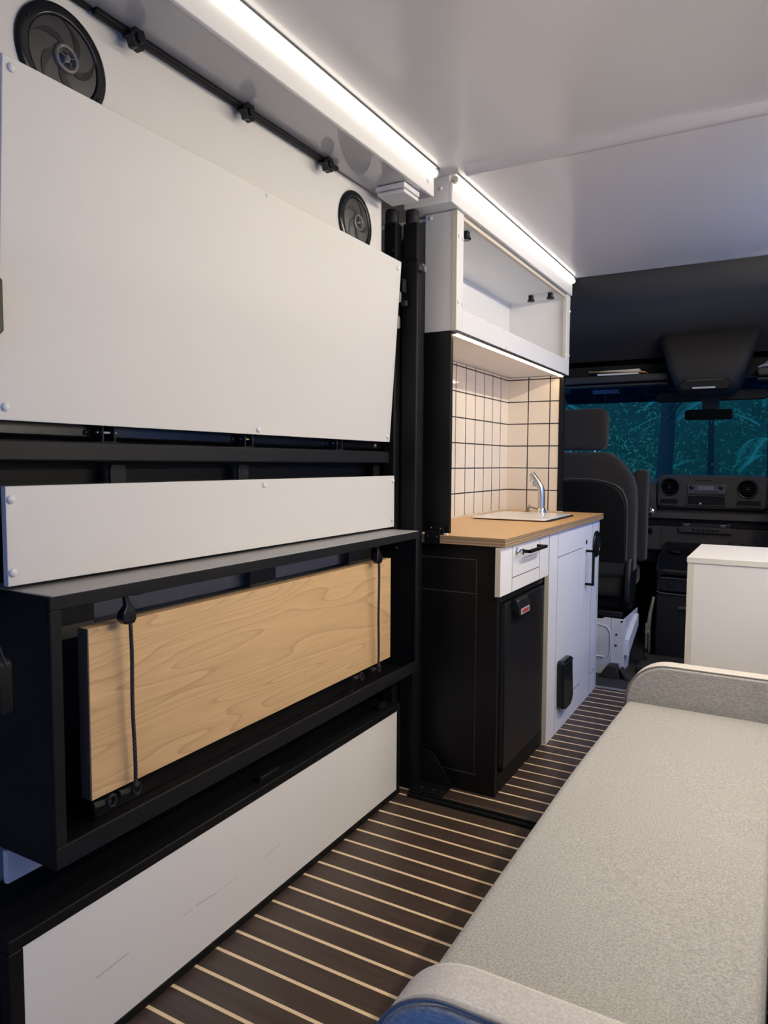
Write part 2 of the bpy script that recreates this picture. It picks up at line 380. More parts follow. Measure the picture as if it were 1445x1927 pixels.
# right wall with the side doorway (open) between y 2.45 and 3.65
struct('wall_right', B(XR, XR + 0.04, -0.5, 2.45, 0, ZC).box(XR, XR + 0.04, 2.45, 3.65, 1.85, ZC).box(XR, XR + 0.04, 2.45, 3.65, 0, 0.25).box(XR, XR + 0.04, 3.65, 3.9, 0, ZC), mat('white_side_lining', (0.55, 0.53, 0.50), 0.5))
struct('wall_rear_blocker', B(XL, -0.50, -0.54, -0.5, 0, ZC).box(-0.50, XR, -0.54, -0.5, 1.85, ZC), mat('rear_blocker_lining', (0.30, 0.29, 0.28), 0.6))  # unseen; closed parts added to cut the blue light from behind
# cab shell
struct('floor_cab', B(-1.42, 0.58, 3.70, 5.7, -0.06, -0.012), 'cab_floor')
hl = [(3.70, 2.12), (3.70, 2.085), (3.74, 2.06), (4.10, 2.03), (4.45, 1.99), (4.64, 1.90), (4.71, 1.78), (4.74, 1.668), (4.82, 1.668), (4.84, 1.80), (4.74, 1.96), (4.50, 2.06), (4.10, 2.10)]
struct('ceiling_cab', MB().prism(hl, 'x', -1.42, 0.58), 'headliner', smooth=50)
mb = B(-1.46, -1.42, 3.70, 5.7, 0, 1.02).box(-1.46, -1.42, 3.70, 4.0, 1.02, 2.1).box(-1.46, -1.42, 4.0, 4.9, 1.72, 2.1).box(-1.46, -1.42, 4.85, 5.0, 1.02, 1.72)
struct('door_1', mb, 'cab_plastic')
mb = B(0.58, 0.62, 3.70, 5.7, 0, 1.02).box(0.58, 0.62, 3.70, 4.0, 1.02, 2.1).box(0.58, 0.62, 4.0, 4.9, 1.72, 2.1).box(0.58, 0.62, 4.85, 5.0, 1.02, 1.72)
struct('door_2', mb, 'cab_plastic')
struct('window_2', B(-1.444, -1.438, 4.0, 4.85, 1.02, 1.72), 'glass')
struct('window_3', B(0.598, 0.604, 4.0, 4.85, 1.02, 1.72), 'glass')
# windscreen: sloped pane, tinted band along its top, stickers
def slab(y0, z0, y1, z1, t, x0=-1.42, x1=0.58):
    return MB().prism([(y0, z0), (y1, z1), (y1 + t, z1), (y0 + t, z0)], 'x', x0, x1)
WS = lambda z: 5.50 - (z - 1.02) * 1.05
ws = struct('window_1', slab(WS(1.02), 1.02, WS(1.555), 1.555, 0.006), 'glass')
ob('tinted_band', slab(WS(1.555), 1.555, WS(1.80), 1.80, 0.006), 'tint', ws)
ob('windscreen_frame', B(-1.46, 0.62, 5.45, 5.60, -0.03, 1.03).box(-1.46, 0.62, 4.76, 4.86, 1.74, 1.84), 'black', ws)
for (x0, x1, z0, z1) in ((-1.392, -1.335, 1.548, 1.612), (-1.145, -0.975, 1.612, 1.636)):
    yy = WS((z0 + z1) / 2) - 0.012
    ob('window_sticker', slab(WS(z0) - 0.010, z0, WS(z1) - 0.010, z1, 0.001, x0, x1), 'sticker', ws)

# ================================================================ LED PELMETS
def pelmet(name, y0, y1, xf, xb, z0, label, tube_label, tube_r, group=None, side=1, m2='powder_white'):
    t = thing(name, ((xf + xb) / 2, y0, z0), label, 'light box')
    if side == 1:
        ob('fascia', B(xf - 0.012, xf, y0, y1, z0, ZC - 0.022), 'powder_white', t, bevel=0.0025)
        ob('underside', B(xb, xf - 0.012, y0, y1, z0 + 0.002, z0 + 0.012), m2, t)
        ob('end_plate', B(xb, xf - 0.012, y1 - 0.004 if name == 'rear' else y0, (y1 if name == 'rear' else y0 + 0.004), z0 + 0.012, ZC - 0.001), 'powder_white', t)
    else:
        ob('fascia', B(xf, xf + 0.012, y0, y1, z0, ZC - 0.022), 'powder_white', t, bevel=0.0025)
        ob('underside', B(xf + 0.012, xb, y0, y1, z0 + 0.002, z0 + 0.012), m2, t)
    u = thing('led_tube', (xf, y0, ZC - 0.022), tube_label, 'light')
    r = tube_r
    xc = xf + 0.004 * side; zc = ZC - 0.0155
    ob('diffuser', MB().tube([(xc, y0 + 0.012, zc), (xc, y1 - 0.012, zc)], r, 20), 'led' if side == 1 else ('led_right' if y0 < 1 else 'led_front'), u)
    ob('end_cap', MB().tube([(xc, y0 + 0.004, zc), (xc, y0 + 0.012, zc)], r * 1.04, 20), 'edge', u)
    ob('end_cap', MB().tube([(xc, y1 - 0.012, zc), (xc, y1 - 0.004, zc)], r * 1.04, 20), 'powder_white', u)
    ob('channel', B(min(xf, xc) - 0.001, max(xf, xc) + 0.001, y0, y1, ZC - 0.0225, ZC - 0.0205).box(xc + side * (r + 0.0015) - 0.001, xc + side * (r + 0.0015) + 0.001, y0, y1, ZC - 0.004, ZC - 0.0002), 'zinc', u)
    return t
p1 = pelmet('light_box', 0.66, 2.14, -1.025, -1.185, 2.005, 'long white light box above the speaker panel with glossy grey underside', 'long glowing tube light on the rear light box, nearer the camera', 0.0135, m2='soffit')
dome(mb := MB(), (-1.025, 2.093, 2.041)); ob('screw_cap', mb, 'powder_white', p1)
dome(mb := MB(), (-1.025, 0.70, 2.041)); ob('screw_cap', mb, 'powder_white', p1)
p2 = pelmet('light_box', 2.20, 3.70, -0.988, -1.165, 2.003, 'shorter white light box above the open overhead cupboard', 'glowing tube light above the overhead cupboard, farther from the camera', 0.0125)
dome(mb := MB(), (-1.03, 2.2, 2.052), axis='y', sg=-1); ob('screw_cap', mb, 'powder_white', p2)
p3 = pelmet('light_box', 0.66, 2.14, 0.34, 0.50, 2.005, 'white light box along the right wall over the daybed', 'glowing tube light along the right wall over the daybed', 0.0135, side=-1)
p4 = pelmet('light_box', 2.20, 3.70, 0.34, 0.50, 2.003, 'white light box added out of view over the side doorway', 'unseen tube light added over the side doorway to brighten the cabinet fronts', 0.0135, side=-1)  # out of view, added to brighten the flap and cabinet fronts
t = thing('fill_light_cupboard', (0.40, 1.4, 1.48), 'unseen white cupboard added to carry a fill light above the daybed', 'cupboard')
ob('body', B(0.30, 0.50, 0.66, 2.14, 1.50, 1.92), 'white', t, bevel=0.002)
ob('added_fill_strip', B(0.305, 0.325, 0.98, 2.12, 1.488, 1.499), 'led_fill', t)  # unseen strip and cupboard, added to light the lower left side
t = thing('door_contact', (-1.09, 2.02, 1.975), 'small flat white box under the rear light box near its far end', 'box')
ob('base', B(-1.150, -1.048, 1.978, 2.082, 1.990, 2.005), 'powder_white', t, bevel=0.002)
ob('cover', B(-1.146, -1.050, 1.982, 2.080, 1.976, 1.987), 'powder_white', t, bevel=0.003)

# ================================================================ REAR LEFT MODULE
XW = -1.187
t = ob('upper_wall_board', MB().box(XW - 0.012, XW, 0.45, 2.082, 1.60, 2.004), 'white', bevel=0.001)
tag(t, 'white wall panel high on the left holding the two round speakers', 'panel')
def speaker(cy, cz, label):
    L = Vector((XW, cy, cz)); t = thing('speaker', L, label, 'speaker', 'round speakers in the high white panel')
    R = 0.094
    ob('frame', MB().lathe([(R, 0), (R, 0.004), (R - 0.0025, 0.0065), (R - 0.010, 0.0085), (R - 0.019, 0.0092), (R - 0.0215, 0.0085), (R - 0.023, 0.006), (R - 0.023, 0)], L, 'x', 64), 'gloss_black', t, smooth=50)
    ob('grille', MB().lathe([(0.0715, 0.002), (0.070, 0.006), (0.055, 0.0085), (0.035, 0.010), (0.02, 0.010), (0.0, 0.010)], L, 'x', 48), 'grille', t, smooth=50)
    sw = MB()
    for k in range(5):
        a0 = k * 2 * PI / 5 + 0.4; up = []; lo = []
        for i in range(13):
            u = i / 12; r = 0.020 + 0.051 * u; a = a0 + 1.25 * u
            wd = 0.0055 * math.sin(PI * min(1, u * 1.02 + 0.12)) + 0.001
            x = 0.0118 - 0.0048 * u * u
            for lst, s_ in ((up, 1), (lo, -1)):
                lst.append(L + Vector((x, (r) * math.cos(a) - s_ * wd * math.sin(a + 0.7), (r) * math.sin(a) + s_ * wd * math.cos(a + 0.7))))
        rings = [[a_, b_, b_ - Vector((0.006, 0, 0)), a_ - Vector((0.006, 0, 0))] for a_, b_ in zip(up, lo)]
        sw.loft(rings)
    ob('swirl_rib', sw, 'plastic', t)
    tw = ob('tweeter', MB().lathe([(0.026, 0.008), (0.0255, 0.014), (0.022, 0.017), (0.018, 0.016), (0.0165, 0.011), (0.0165, 0.008)], L, 'x', 40), 'tweeter', t, smooth=60)
    ob('dome', MB().lathe([(0.0165, 0.009), (0.012, 0.010), (0.010, 0.0145), (0.006, 0.0165), (0.0, 0.017)], L, 'x', 32), 'dark_cone', tw, smooth=60)
    sp = MB().lathe([(0.0045, 0.012), (0.0045, 0.0185), (0.0, 0.019)], L, 'x', 16)
    for k in range(5):
        a = k * 2 * PI / 5 + 0.3
        d = Vector((0, math.cos(a), math.sin(a)))
        sp.tube([L + d * 0.004 + Vector((0.016, 0, 0)), L + d * 0.0175 + Vector((0.0155, 0, 0))], 0.0011, 6)
    ob('spoke', sp, 'tweeter', tw)
    for k in range(4):
        a = k * PI / 2 + PI / 4 + 0.25
        c = L + Vector((0.0088, (R - 0.012) * math.cos(a), (R - 0.012) * math.sin(a)))
        ob('screw', MB().lathe([(0.0042, 0), (0.0042, 0.0016), (0.002, 0.0018), (0.0, 0.0004)], c, 'x', 12), 'black', t)
    return t
s1 = speaker(0.897, 1.882, 'round black speaker at the top left corner, the larger looking of the two')
dup(s1, (XW, 1.917, 1.884), 'round black speaker beside the corner posts, half behind the big white panel')
# hanging rail with three clamp knobs
t = thing('rail', (-1.166, 1.38, 1.985), 'black rail with three knobs along the top of the speaker panel', 'rail')
ob('bar', B(-1.178, -1.162, 0.955, 1.79, 1.991, 2.003), 'black', t, bevel=0.003)
ob('bar_upper', B(-1.183, -1.172, 0.45, 0.955, 1.996, 2.004), 'black', t, bevel=0.002)
for yk in (1.041, 1.377, 1.717):
    mb = MB(); pts = []
    for i in range(24):
        a = i * 2 * PI / 24; r = 0.0195 + 0.0022 * math.cos(6 * a); pts.append((yk + r * math.cos(a), 1.981 + r * math.sin(a)))
    mb.prism(pts, 'x', -1.163, -1.143)
    mb.tube([(-1.144, yk, 1.981), (-1.137, yk, 1.981)], 0.010, 12)
    mb.box(-1.178, -1.160, yk - 0.013, yk + 0.013, 1.985, 2.000)
    ob('knob', mb, 'gloss_black', t, bevel=0.0015)

def caps(parent, pts, name='screw_cap', r=0.0078, m_='powder_white'):
    for p in pts:
        dome(mb := MB(), p, r, 0.0045); ob(name, mb, m_, parent)
# leaning flap
xt = lambda z: -1.142 - (1.814 - z) / (1.814 - 1.220) * 0.041
t = thing('fold_up_flap', (-1.18, 1.445, 1.22), 'largest white flap panel leaning out below the speakers', 'panel')
ob('panel', MB().prism([(-1.142, 1.815), (-1.183, 1.220), (-1.197, 1.221), (-1.156, 1.816)], 'y', 0.751, 2.14), 'white', t, bevel=0.0012)
caps(t, [(xt(z), y, z) for y, z in ((0.767, 1.798), (0.763, 1.243), (1.443, 1.233), (2.121, 1.238), (2.116, 1.789))])
dome(mb := MB(), (xt(1.804), 1.433, 1.804), 0.0035, 0.001); ob('screw', mb, 'steel', t)
ob('side_clip', MB().prism([(2.141, 1.72), (2.149, 1.715), (2.149, 1.69), (2.141, 1.685)], 'x', -1.160, -1.146), 'steel', t)
ob('side_clip', MB().prism([(2.141, 1.64), (2.149, 1.63), (2.149, 1.60), (2.141, 1.60)], 'x', -1.166, -1.150), 'steel', t)
# steel beam with hinges
t = thing('bed_frame', (-1.22, 1.44, 1.02), 'black steel bed frame rail with hinges under the leaning flap', 'frame')
ob('beam', B(-1.230, -1.190, 0.64, 2.155, 1.149, 1.188), 'beam', t, bevel=0.004)
ob('upper_rail', B(-1.262, -1.222, 0.60, 2.155, 1.196, 1.30), 'gloss_black', t, bevel=0.004)
ob('back_plate', B(-1.300, -1.264, 0.60, 2.155, 0.90, 1.60), 'black', t)
for yh in (0.992, 1.425, 1.848):
    h = MB()
    h.box(-1.222, -1.196, yh - 0.017, yh - 0.012, 1.186, 1.222).box(-1.222, -1.196, yh + 0.012, yh + 0.017, 1.186, 1.222).box(-1.222, -1.194, yh - 0.022, yh + 0.022, 1.186, 1.190)
    hh = ob('hinge', h, 'beam', t, bevel=0.0015)
    ob('hinge_pin', MB().tube([(-1.205, yh - 0.024, 1.208), (-1.205, yh + 0.024, 1.208)], 0.0035, 10), 'chrome', hh)
    dome(mb := MB(), (-1.222, yh - 0.036, 1.207), 0.006, 0.004); ob('bolt', mb, 'beam', t)
dome(mb := MB(), (-1.222, 2.108, 1.208), 0.008, 0.004); ob('bolt', mb, 'brass', t)
for yh in (0.70, 1.035, 1.432, 2.118):
    ob('tab', MB().prism(rrect(yh - 0.02, yh + 0.02, 1.06, 1.143, 0.010, 4, (1, 1, 0, 0)), 'x', -1.228, -1.222), 'beam', t)
# middle narrow white panel
t = thing('rail_cover', (-1.17, 1.44, 0.932), 'narrow white panel just above the black folding shelf', 'panel')
ob('panel', B(-1.178, -1.165, 0.748, 2.142, 0.932, 1.106), 'white', t, bevel=0.0012)
caps(t, [(-1.165, y, z) for y, z in ((0.757, 1.083), (0.757, 0.956), (1.444, 1.092), (2.130, 1.089), (2.126, 0.957))])
# folding shelf box
BX = -1.069
t = thing('storage_frame', (-1.16, 1.45, 0.44), 'black steel storage frame with grey top shelf holding the wooden board', 'shelf')
ob('top_shelf', B(-1.30, BX, 0.7625, 2.140, 0.905, 0.923), 'black2', t, bevel=0.003)
ob('front_rim', B(BX - 0.006, BX + 0.0005, 0.758, 2.140, 0.897, 0.9215).box(BX - 0.006, BX + 0.0005, 0.758, 2.140, 0.445, 0.483).box(BX - 0.006, BX + 0.0005, 0.758, 0.780, 0.483, 0.897).box(BX - 0.006, BX + 0.0005, 2.122, 2.140, 0.483, 0.897), 'beam', t, bevel=0.0015)
ob('side', B(-1.235, BX - 0.006, 0.758, 0.762, 0.445, 0.922), 'black', t)
ob('side', B(-1.30, BX - 0.006, 2.134, 2.140, 0.445, 0.905), 'black', t)
ob('bottom', B(-1.30, BX - 0.006, 0.762, 2.134, 0.445, 0.452), 'black_board', t)
bk = MB()
for ya, yb in ((0.90, 0.99), (1.49, 1.60), (1.99, 2.134)): bk.box(-1.27, -1.25, ya, yb, 0.452, 0.905)
for za, zb in ((0.78, 0.812), (0.60, 0.66), (0.50, 0.53)): bk.box(-1.268, -1.252, 0.762, 2.134, za, zb)
ob('back_lattice', bk, 'seat_trim', t, bevel=0.002)
ob('back_panel', B(-1.300, -1.290, 0.762, 2.134, 0.812, 0.905), mat('pale_back_panel', (0.62, 0.61, 0.60), 0.3), t)
ob('back_board', B(-1.300, -1.290, 0.762, 2.134, 0.452, 0.80), 'black_board', t)
dome(mb := MB(), (-1.15, 2.134, 0.862), 0.004, 0.002, 'y', -1); ob('screw', mb, 'steel', t)
dome(mb := MB(), (-1.072, 2.14, 0.73), 0.005, 0.004, 'y', 1); ob('screw', mb, 'steel', t)
for yy in (0.975, 1.875):
    ob('hook_bolt', MB().tube([(-1.10, yy - 0.015, 0.893), (-1.10, yy + 0.01, 0.893)], 0.004, 8), 'plastic', t)
for yy in (0.965, 1.935, 0.905, 1.83):
    mb = MB().tube([(-1.115, yy - 0.035, 0.500), (-1.112, yy, 0.497)], 0.007, 10)
    mb.tube([(-1.105 + 0.001, yy + 0.009 * math.cos(a), 0.500 + 0.011 * math.sin(a)) for a in [i * 2 * PI / 14 for i in range(15)]], 0.0032, 8)
    ob('hook_loop', mb, 'rubber', t)
# wooden board
t = thing('table_board', (-1.13, 1.46, 0.505), 'pale maple table board standing in the black frame, held by two cords', 'board')
ob('face', B(-1.150, -1.122, 0.874, 2.042, 0.508, 0.838), 'board', t, bevel=0.0008)
ob('edge_strip', B(-1.150, -1.1235, 0.8725, 0.874, 0.5085, 0.8375), 'board_edge', t)
ob('stand_foot', B(-1.195, -1.151, 0.90, 2.02, 0.452, 0.512), 'black_board', t, bevel=0.002)
# bungee cords
def bungee(ya, yb, label):
    t = thing('bungee_cord', (-1.09, ya, 0.50), label, 'cord', 'bungee cords strapping the board')
    p = [(-1.098, ya - 0.004, 0.862), (-1.094, ya, 0.84)]
    for i in range(1, 12):
        u = i / 12; p.append((-1.094 - 0.010 * u, ya + (yb - ya) * u + 0.0012 * math.sin(u * 9), 0.84 - 0.325 * u))
    p.append((-1.104, yb, 0.508))
    ob('cord', MB().tube(p, 0.0038, 10), 'cord', t)
    # moulded top hook: splayed body narrowing to an upper tongue
    def ring(z, y0, y1, th): return [(-1.096 - th, y0, z), (-1.096 + th, y0, z), (-1.096 + th, y1, z), (-1.096 - th, y1, z)]
    c = ya - 0.003
    ob('hook', MB().loft([ring(0.838, c - 0.012, c + 0.010, 0.008), ring(0.848, c - 0.021, c + 0.013, 0.010), ring(0.862, c - 0.019, c + 0.012, 0.009), ring(0.874, c - 0.009, c + 0.006, 0.006), ring(0.898, c - 0.013, c - 0.005, 0.004)]), 'gloss_black', t, bevel=0.003, seg=3, smooth=50)
    for k in range(3):
        ob('rib', B(-1.088, -1.0855, c - 0.002, c + 0.008, 0.846 + k * 0.0055, 0.848 + k * 0.0055), 'gloss_black', t)
    ob('lower_knot', MB().lathe([(0.0, -0.006), (0.006, -0.003), (0.0075, 0.003), (0.004, 0.010), (0.0, 0.011)], (-1.104, yb, 0.505), 'z', 12), 'rubber', t, smooth=60)
    return t
bungee(0.948, 0.962, 'black bungee cord across the near end of the wooden board')
bungee(1.915, 1.932, 'black bungee cord across the far end of the wooden board')
t = ob('side_board', B(-1.212, -1.200, 0.752, 1.20, 0.385, 0.4445), 'powder_white', bevel=0.001)
tag(t, 'white board end seen as a small triangle under the black storage frame', 'board')
# bench box
BF = -1.135
t = thing('bench_locker', (-1.22, 1.43, 0.0), 'low floor locker with long scratched white front in a black frame', 'locker')
fr = MB().box(BF - 0.028, BF, 0.708, 2.142, 0.298, 0.322).box(BF - 0.028, BF, 0.708, 2.142, 0.0, 0.022).box(BF - 0.028, BF, 0.708, 0.737, 0.022, 0.298).box(BF - 0.028, BF, 2.118, 2.142, 0.022, 0.298)
# the front panel sits almost flush, with a slim frame showing around it
ob('frame', fr, 'black', t, bevel=0.003)
ob('front_panel', B(BF - 0.014, BF - 0.002, 0.736, 2.120, 0.020, 0.2985), 'bench', t)
ob('lid', B(-1.33, BF - 0.028, 0.708, 2.142, 0.300, 0.316), 'black', t)
ob('side', B(-1.33, BF - 0.028, 0.708, 0.722, 0.0, 0.300), 'black', t)
ob('handle', MB().tube([(BF - 0.02, 0.690, 0.325 - 0.02), (BF - 0.02, 0.640, 0.30)], 0.010, 10), 'gloss_black', t)
ob('latch', B(-1.18, -1.163, 1.42, 1.50, 0.316, 0.330), 'beam', t, bevel=0.002)
ob('latch', B(-1.18, -1.165, 2.05, 2.10, 0.316, 0.334), 'beam', t, bevel=0.002)
# handle hanging at the left picture edge
t = thing('wall_pouch', (-0.97, 0.62, 0.78), 'black moulded holder with a wire loop at the left picture edge', 'holder')
ob('body', MB().prism(rrect(-1.06, -0.962, 0.784, 0.865, 0.008, 4), 'y', 0.60, 0.62), 'black', t, bevel=0.002)
ob('loop', MB().tube([(-0.945, 0.60, 0.862), (-0.962, 0.60, 0.890), (-0.99, 0.60, 0.893), (-1.03, 0.60, 0.866)], 0.0018, 8), 'plastic', t)
t = ob('grab_handle', MB().prism([(0.66, 1.459), (0.700, 1.447), (0.712, 1.437), (0.712, 1.357), (0.700, 1.345), (0.66, 1.333)], 'x', -1.112, -1.098).box(-1.16, -1.112, 0.66, 0.69, 1.35, 1.44), 'plastic', bevel=0.002)
tag(t, 'black handle edge poking in beside the big white flap, far left', 'handle')

# ================================================================ CORNER POSTS
def post(x0, x1, y0, y1, label, sleeve):
    t = thing('steel_post', ((x0 + x1) / 2, (y0 + y1) / 2, 0.0), label, 'post')
    ob('tube', B(x0, x1, y0, y1, 0.0, 1.955), 'black', t, bevel=0.006, seg=3)
    cx, cy = (x0 + x1) / 2 - 0.004, (y0 + y1) / 2
    ob('rubber_cap', MB().lathe([(0.021, 0), (0.023, 0.004), (0.023, 0.040), (0.020, 0.047), (0.0, 0.047)], (cx, cy, 1.953), 'z', 24), 'rubber', t, smooth=50)
    for z in (1.86, 1.80):
        dome(mb := MB(), (x1 - 0.012, y0, z), 0.0035, 0.001, 'y', -1); ob('rivet', mb, 'rubber', t)
    if sleeve:
        ob('sleeve', B(x0 - 0.004, x1 + 0.004, y0 - 0.004, y1 + 0.004, 0.0, 1.832), 'black', t, bevel=0.006, seg=3)
        ob('clamp', B(x1 + 0.004, x1 + 0.020, y0 + 0.005, y0 + 0.03, 1.795, 1.815).lathe([(0.008, 0), (0.011, 0.003), (0.011, 0.008), (0, 0.010)], (x1 + 0.018, y0 + 0.016, 1.80), 'x', 14), 'zinc', t)
    return t
post(-1.216, -1.170, 2.150, 2.196, 'black square post beside the far speaker, left of the pair', False)
post(-1.162, -1.108, 2.185, 2.236, 'black square post touching the kitchen module, right of the pair', True)
t = ob('cable_conduit', MB().tube([(-1.15, 2.25, 1.99), (-1.165, 2.24, 1.95), (-1.185, 2.225, 1.90), (-1.19, 2.215, 1.80), (-1.19, 2.215, 1.70)], 0.008, 12), 'plastic')
tag(t, 'black corrugated cable conduit running down between the two posts', 'cable')
t = thing('post_hinge_plate', (-1.175, 2.2, 1.72), 'dull metal clamp fitting beside the flap edge at the corner posts', 'fitting')
ob('plate', B(-1.150, -1.140, 2.150, 2.176, 1.72, 1.765), 'beam', t, bevel=0.003)
ob('knuckle', B(-1.154, -1.134, 2.155, 2.175, 1.675, 1.695), 'rubber', t, bevel=0.004)
t = ob('corner_board', B(-1.33, -1.165, 2.24, 2.255, 0.0, 1.80), 'black', bevel=0.001)
tag(t, 'black board closing the gap behind the corner posts', 'board')
t = thing('floor_bracket', (-1.09, 2.21, 0.012), 'black gusseted steel bracket bolted to the floor at the corner', 'bracket')
ob('base_plate', B(-1.106, -0.985, 2.160, 2.262, 0.010, 0.016), 'black', t, bevel=0.001)
ob('gusset', MB().prism([(-1.108, 0.016), (-0.985, 0.016), (-0.985, 0.03), (-1.055, 0.125), (-1.100, 0.135), (-1.108, 0.125)], 'y', 2.238, 2.244), 'black', t, bevel=0.001)
for x in (-1.075, -1.03, -0.995):
    dome(mb := MB(), (x, 2.19, 0.016), 0.006, 0.003, 'z'); ob('bolt', mb, 'rubber', t)

# ================================================================ KITCHEN
YF = 2.272; XF = -0.819; YE = 3.690
t = thing('kitchen_cabinet', (-1.07, 2.98, 0.0), 'kitchen base cabinet, black end and white grooved fronts, under the wooden worktop', 'cabinet')
ob('side_panel', B(-1.33, -0.836, YF, YF + 0.018, 0.0, 0.871), 'black_board', t, bevel=0.002)
g = MB()
for (x0, x1, z) in ((-1.124, -0.914, 0.820), (-1.124, -0.912, 0.703), (-1.152, -0.904, 0.066)): g.box(x0, x1, YF - 0.0006, YF + 0.001, z - 0.0014, z + 0.0014)
g.box(-0.914, -0.912, YF - 0.0006, YF + 0.001, 0.703, 0.820); g.box(-0.913, -0.9115, YF - 0.0006, YF + 0.001, 0.066, 0.703)
ob('side_groove', g, 'seat_trim', t)
ob('carcass', B(-1.33, -0.85, 2.815, 3.62, 0.02, 0.871).box(-0.9, -0.84, YF + 0.018, 2.815, 0.71, 0.871).box(-0.87, -0.838, YF + 0.018, 2.82, 0.0, 0.060).box(-0.862, -0.838, YF + 0.018, YF + 0.030, 0.06, 0.71), 'black', t, bevel=0.001)
dr = ob('drawer', B(XF - 0.019, XF, 2.250, 2.803, 0.703, 0.869), 'cab_white', t, bevel=0.001)
ob('drawer_edge', B(XF - 0.0185, XF - 0.0005, 2.2485, 2.250, 0.7035, 0.8685), 'edge', dr)
e = 0.0012
ob('groove', MB().box(XF - 0.001, XF + 0.0004, 2.3655 - e, 2.3655 + e, 0.703, 0.869).box(XF - 0.001, XF + 0.0004, 2.6815 - e, 2.6815 + e, 0.703, 0.869).box(XF - 0.001, XF + 0.0004, 2.3655, 2.6815, 0.7515, 0.7545), 'groove', dr)
def rod(path, r=0.005): 
    mb = MB()
    for a, b in zip(path, path[1:]):
        lo = [min(p, q) - r for p, q in zip(a, b)]; hi = [max(p, q) + r for p, q in zip(a, b)]
        mb.box(lo[0], hi[0], lo[1], hi[1], lo[2], hi[2])
    return mb
ob('handle', rod([(XF, 2.455, 0.838), (XF + 0.034, 2.455, 0.838), (XF + 0.034, 2.648, 0.838), (XF, 2.648, 0.838)], 0.0055), 'black', dr, bevel=0.001)
ob('latch', MB().lathe([(0.013, 0), (0.013, 0.003), (0.008, 0.006), (0.004, 0.010), (0.004, 0.018), (0.010, 0.022), (0.011, 0.026), (0.0, 0.029)], (XF, 2.405, 0.842), 'x', 24), 'chrome', dr, smooth=50)
d1 = ob('door', B(XF - 0.019, XF, 2.8165, 3.351, 0.0, 0.869), 'cab_white', t, bevel=0.001)
ob('door_edge', B(XF - 0.0185, XF - 0.0005, 2.815, 2.8165, 0.0005, 0.8685), 'edge', d1)
G = lambda a, b, c, d: MB().box(XF - 0.001, XF + 0.0004, a, b, c, d)
ob('groove', G(2.936 - e, 2.936 + e, 0, 0.869).box(XF - 0.001, XF + 0.0004, 2.938, 3.351, 0.7575, 0.7605).box(XF - 0.001, XF + 0.0004, 2.945, 3.351, 0.112, 0.115), 'groove', d1)
d2 = ob('door', B(XF - 0.019, XF, 3.354, YE, 0.0, 0.869), 'cab_white', t, bevel=0.001)
ob('groove', G(3.540 - e, 3.540 + e, 0, 0.869).box(XF - 0.001, XF + 0.0004, 3.664 - e, 3.664 + e, 0, 0.869).box(XF - 0.001, XF + 0.0004, 3.54, 3.664, 0.105, 0.108), 'groove', d2)
ob('handle', rod([(XF, 3.418, 0.737), (XF + 0.036, 3.418, 0.737), (XF + 0.036, 3.418, 0.578), (XF, 3.418, 0.578)], 0.0055), 'black', d2, bevel=0.001)
ob('keyhole', MB().lathe([(0.012, 0), (0.012, 0.003), (0.006, 0.006), (0.0, 0.006)], (XF, 3.413, 0.780), 'x', 12), 'chrome', d2)
# round black vent cover and black hose pouch on the doors
t = thing('round_vent', (XF, 3.612, 0.752), 'round black disc cover near the top of the far cabinet door', 'vent')
ob('rim', MB().lathe([(0.066, 0), (0.066, 0.006), (0.060, 0.012), (0.050, 0.013), (0.046, 0.008), (0.046, 0)], (XF + 0.0005, 3.612, 0.752), 'x', 48), 'gloss_black', t, smooth=50)
ob('disc', MB().lathe([(0.046, 0.002), (0.044, 0.010), (0.03, 0.013), (0.0, 0.014)], (XF + 0.0005, 3.612, 0.752), 'x', 40), 'plastic', t, smooth=50)
t = thing('wall_holder', (XF, 3.05, 0.09), 'black tapered pouch holder low on the nearer cabinet door', 'holder')
pts = [(2.955, 0.305), (2.965, 0.315), (3.090, 0.312), (3.103, 0.298), (3.128, 0.13), (3.115, 0.108), (3.085, 0.094), (3.02, 0.092), (2.975, 0.105), (2.962, 0.125)]
ob('body', MB().prism(pts, 'x', XF + 0.0005, XF + 0.030), 'gloss_black', t, bevel=0.009, seg=4, smooth=60)
ob('lip', B(XF + 0.012, XF + 0.034, 2.960, 3.098, 0.292, 0.304), 'plastic', t, bevel=0.003)

# fridge
t = thing('fridge', (-1.06, 2.55, 0.06), 'small black fridge under the drawer with a red and silver badge', 'fridge')
ob('body', B(-1.30, -0.875, 2.305, 2.805, 0.065, 0.700), 'plastic', t, bevel=0.003)
fd = ob('door', B(-0.872, -0.832, 2.345, 2.800, 0.070, 0.664), mat('fridge_door_black', (0.010, 0.010, 0.012), 0.35, spec=0.25), t, bevel=0.004, seg=3)
ob('gasket', MB().box(-0.874, -0.836, 2.318, 2.322, 0.09, 0.66).box(-0.874, -0.836, 2.327, 2.331, 0.09, 0.66).box(-0.874, -0.836, 2.336, 2.340, 0.09, 0.66), 'plastic', t)
ob('control_bar', MB().box(-0.872, -0.838, 2.31, 2.80, 0.672, 0.694), 'plastic', t, bevel=0.003)
hd = MB().prism([(-0.832, 0.668), (-0.832, 0.634), (-0.813, 0.622), (-0.806, 0.612), (-0.800, 0.614), (-0.800, 0.640), (-0.808, 0.666), (-0.820, 0.672)], 'y', 2.402, 2.520)
ob('handle', hd, 'plastic', fd, bevel=0.003)
bg = ob('badge', B(-0.8005, -0.7985, 2.414, 2.505, 0.616, 0.637), 'badge', fd, bevel=0.0008)
ob('badge_print', B(-0.7986, -0.798, 2.424, 2.495, 0.6205, 0.6325), 'red', bg)

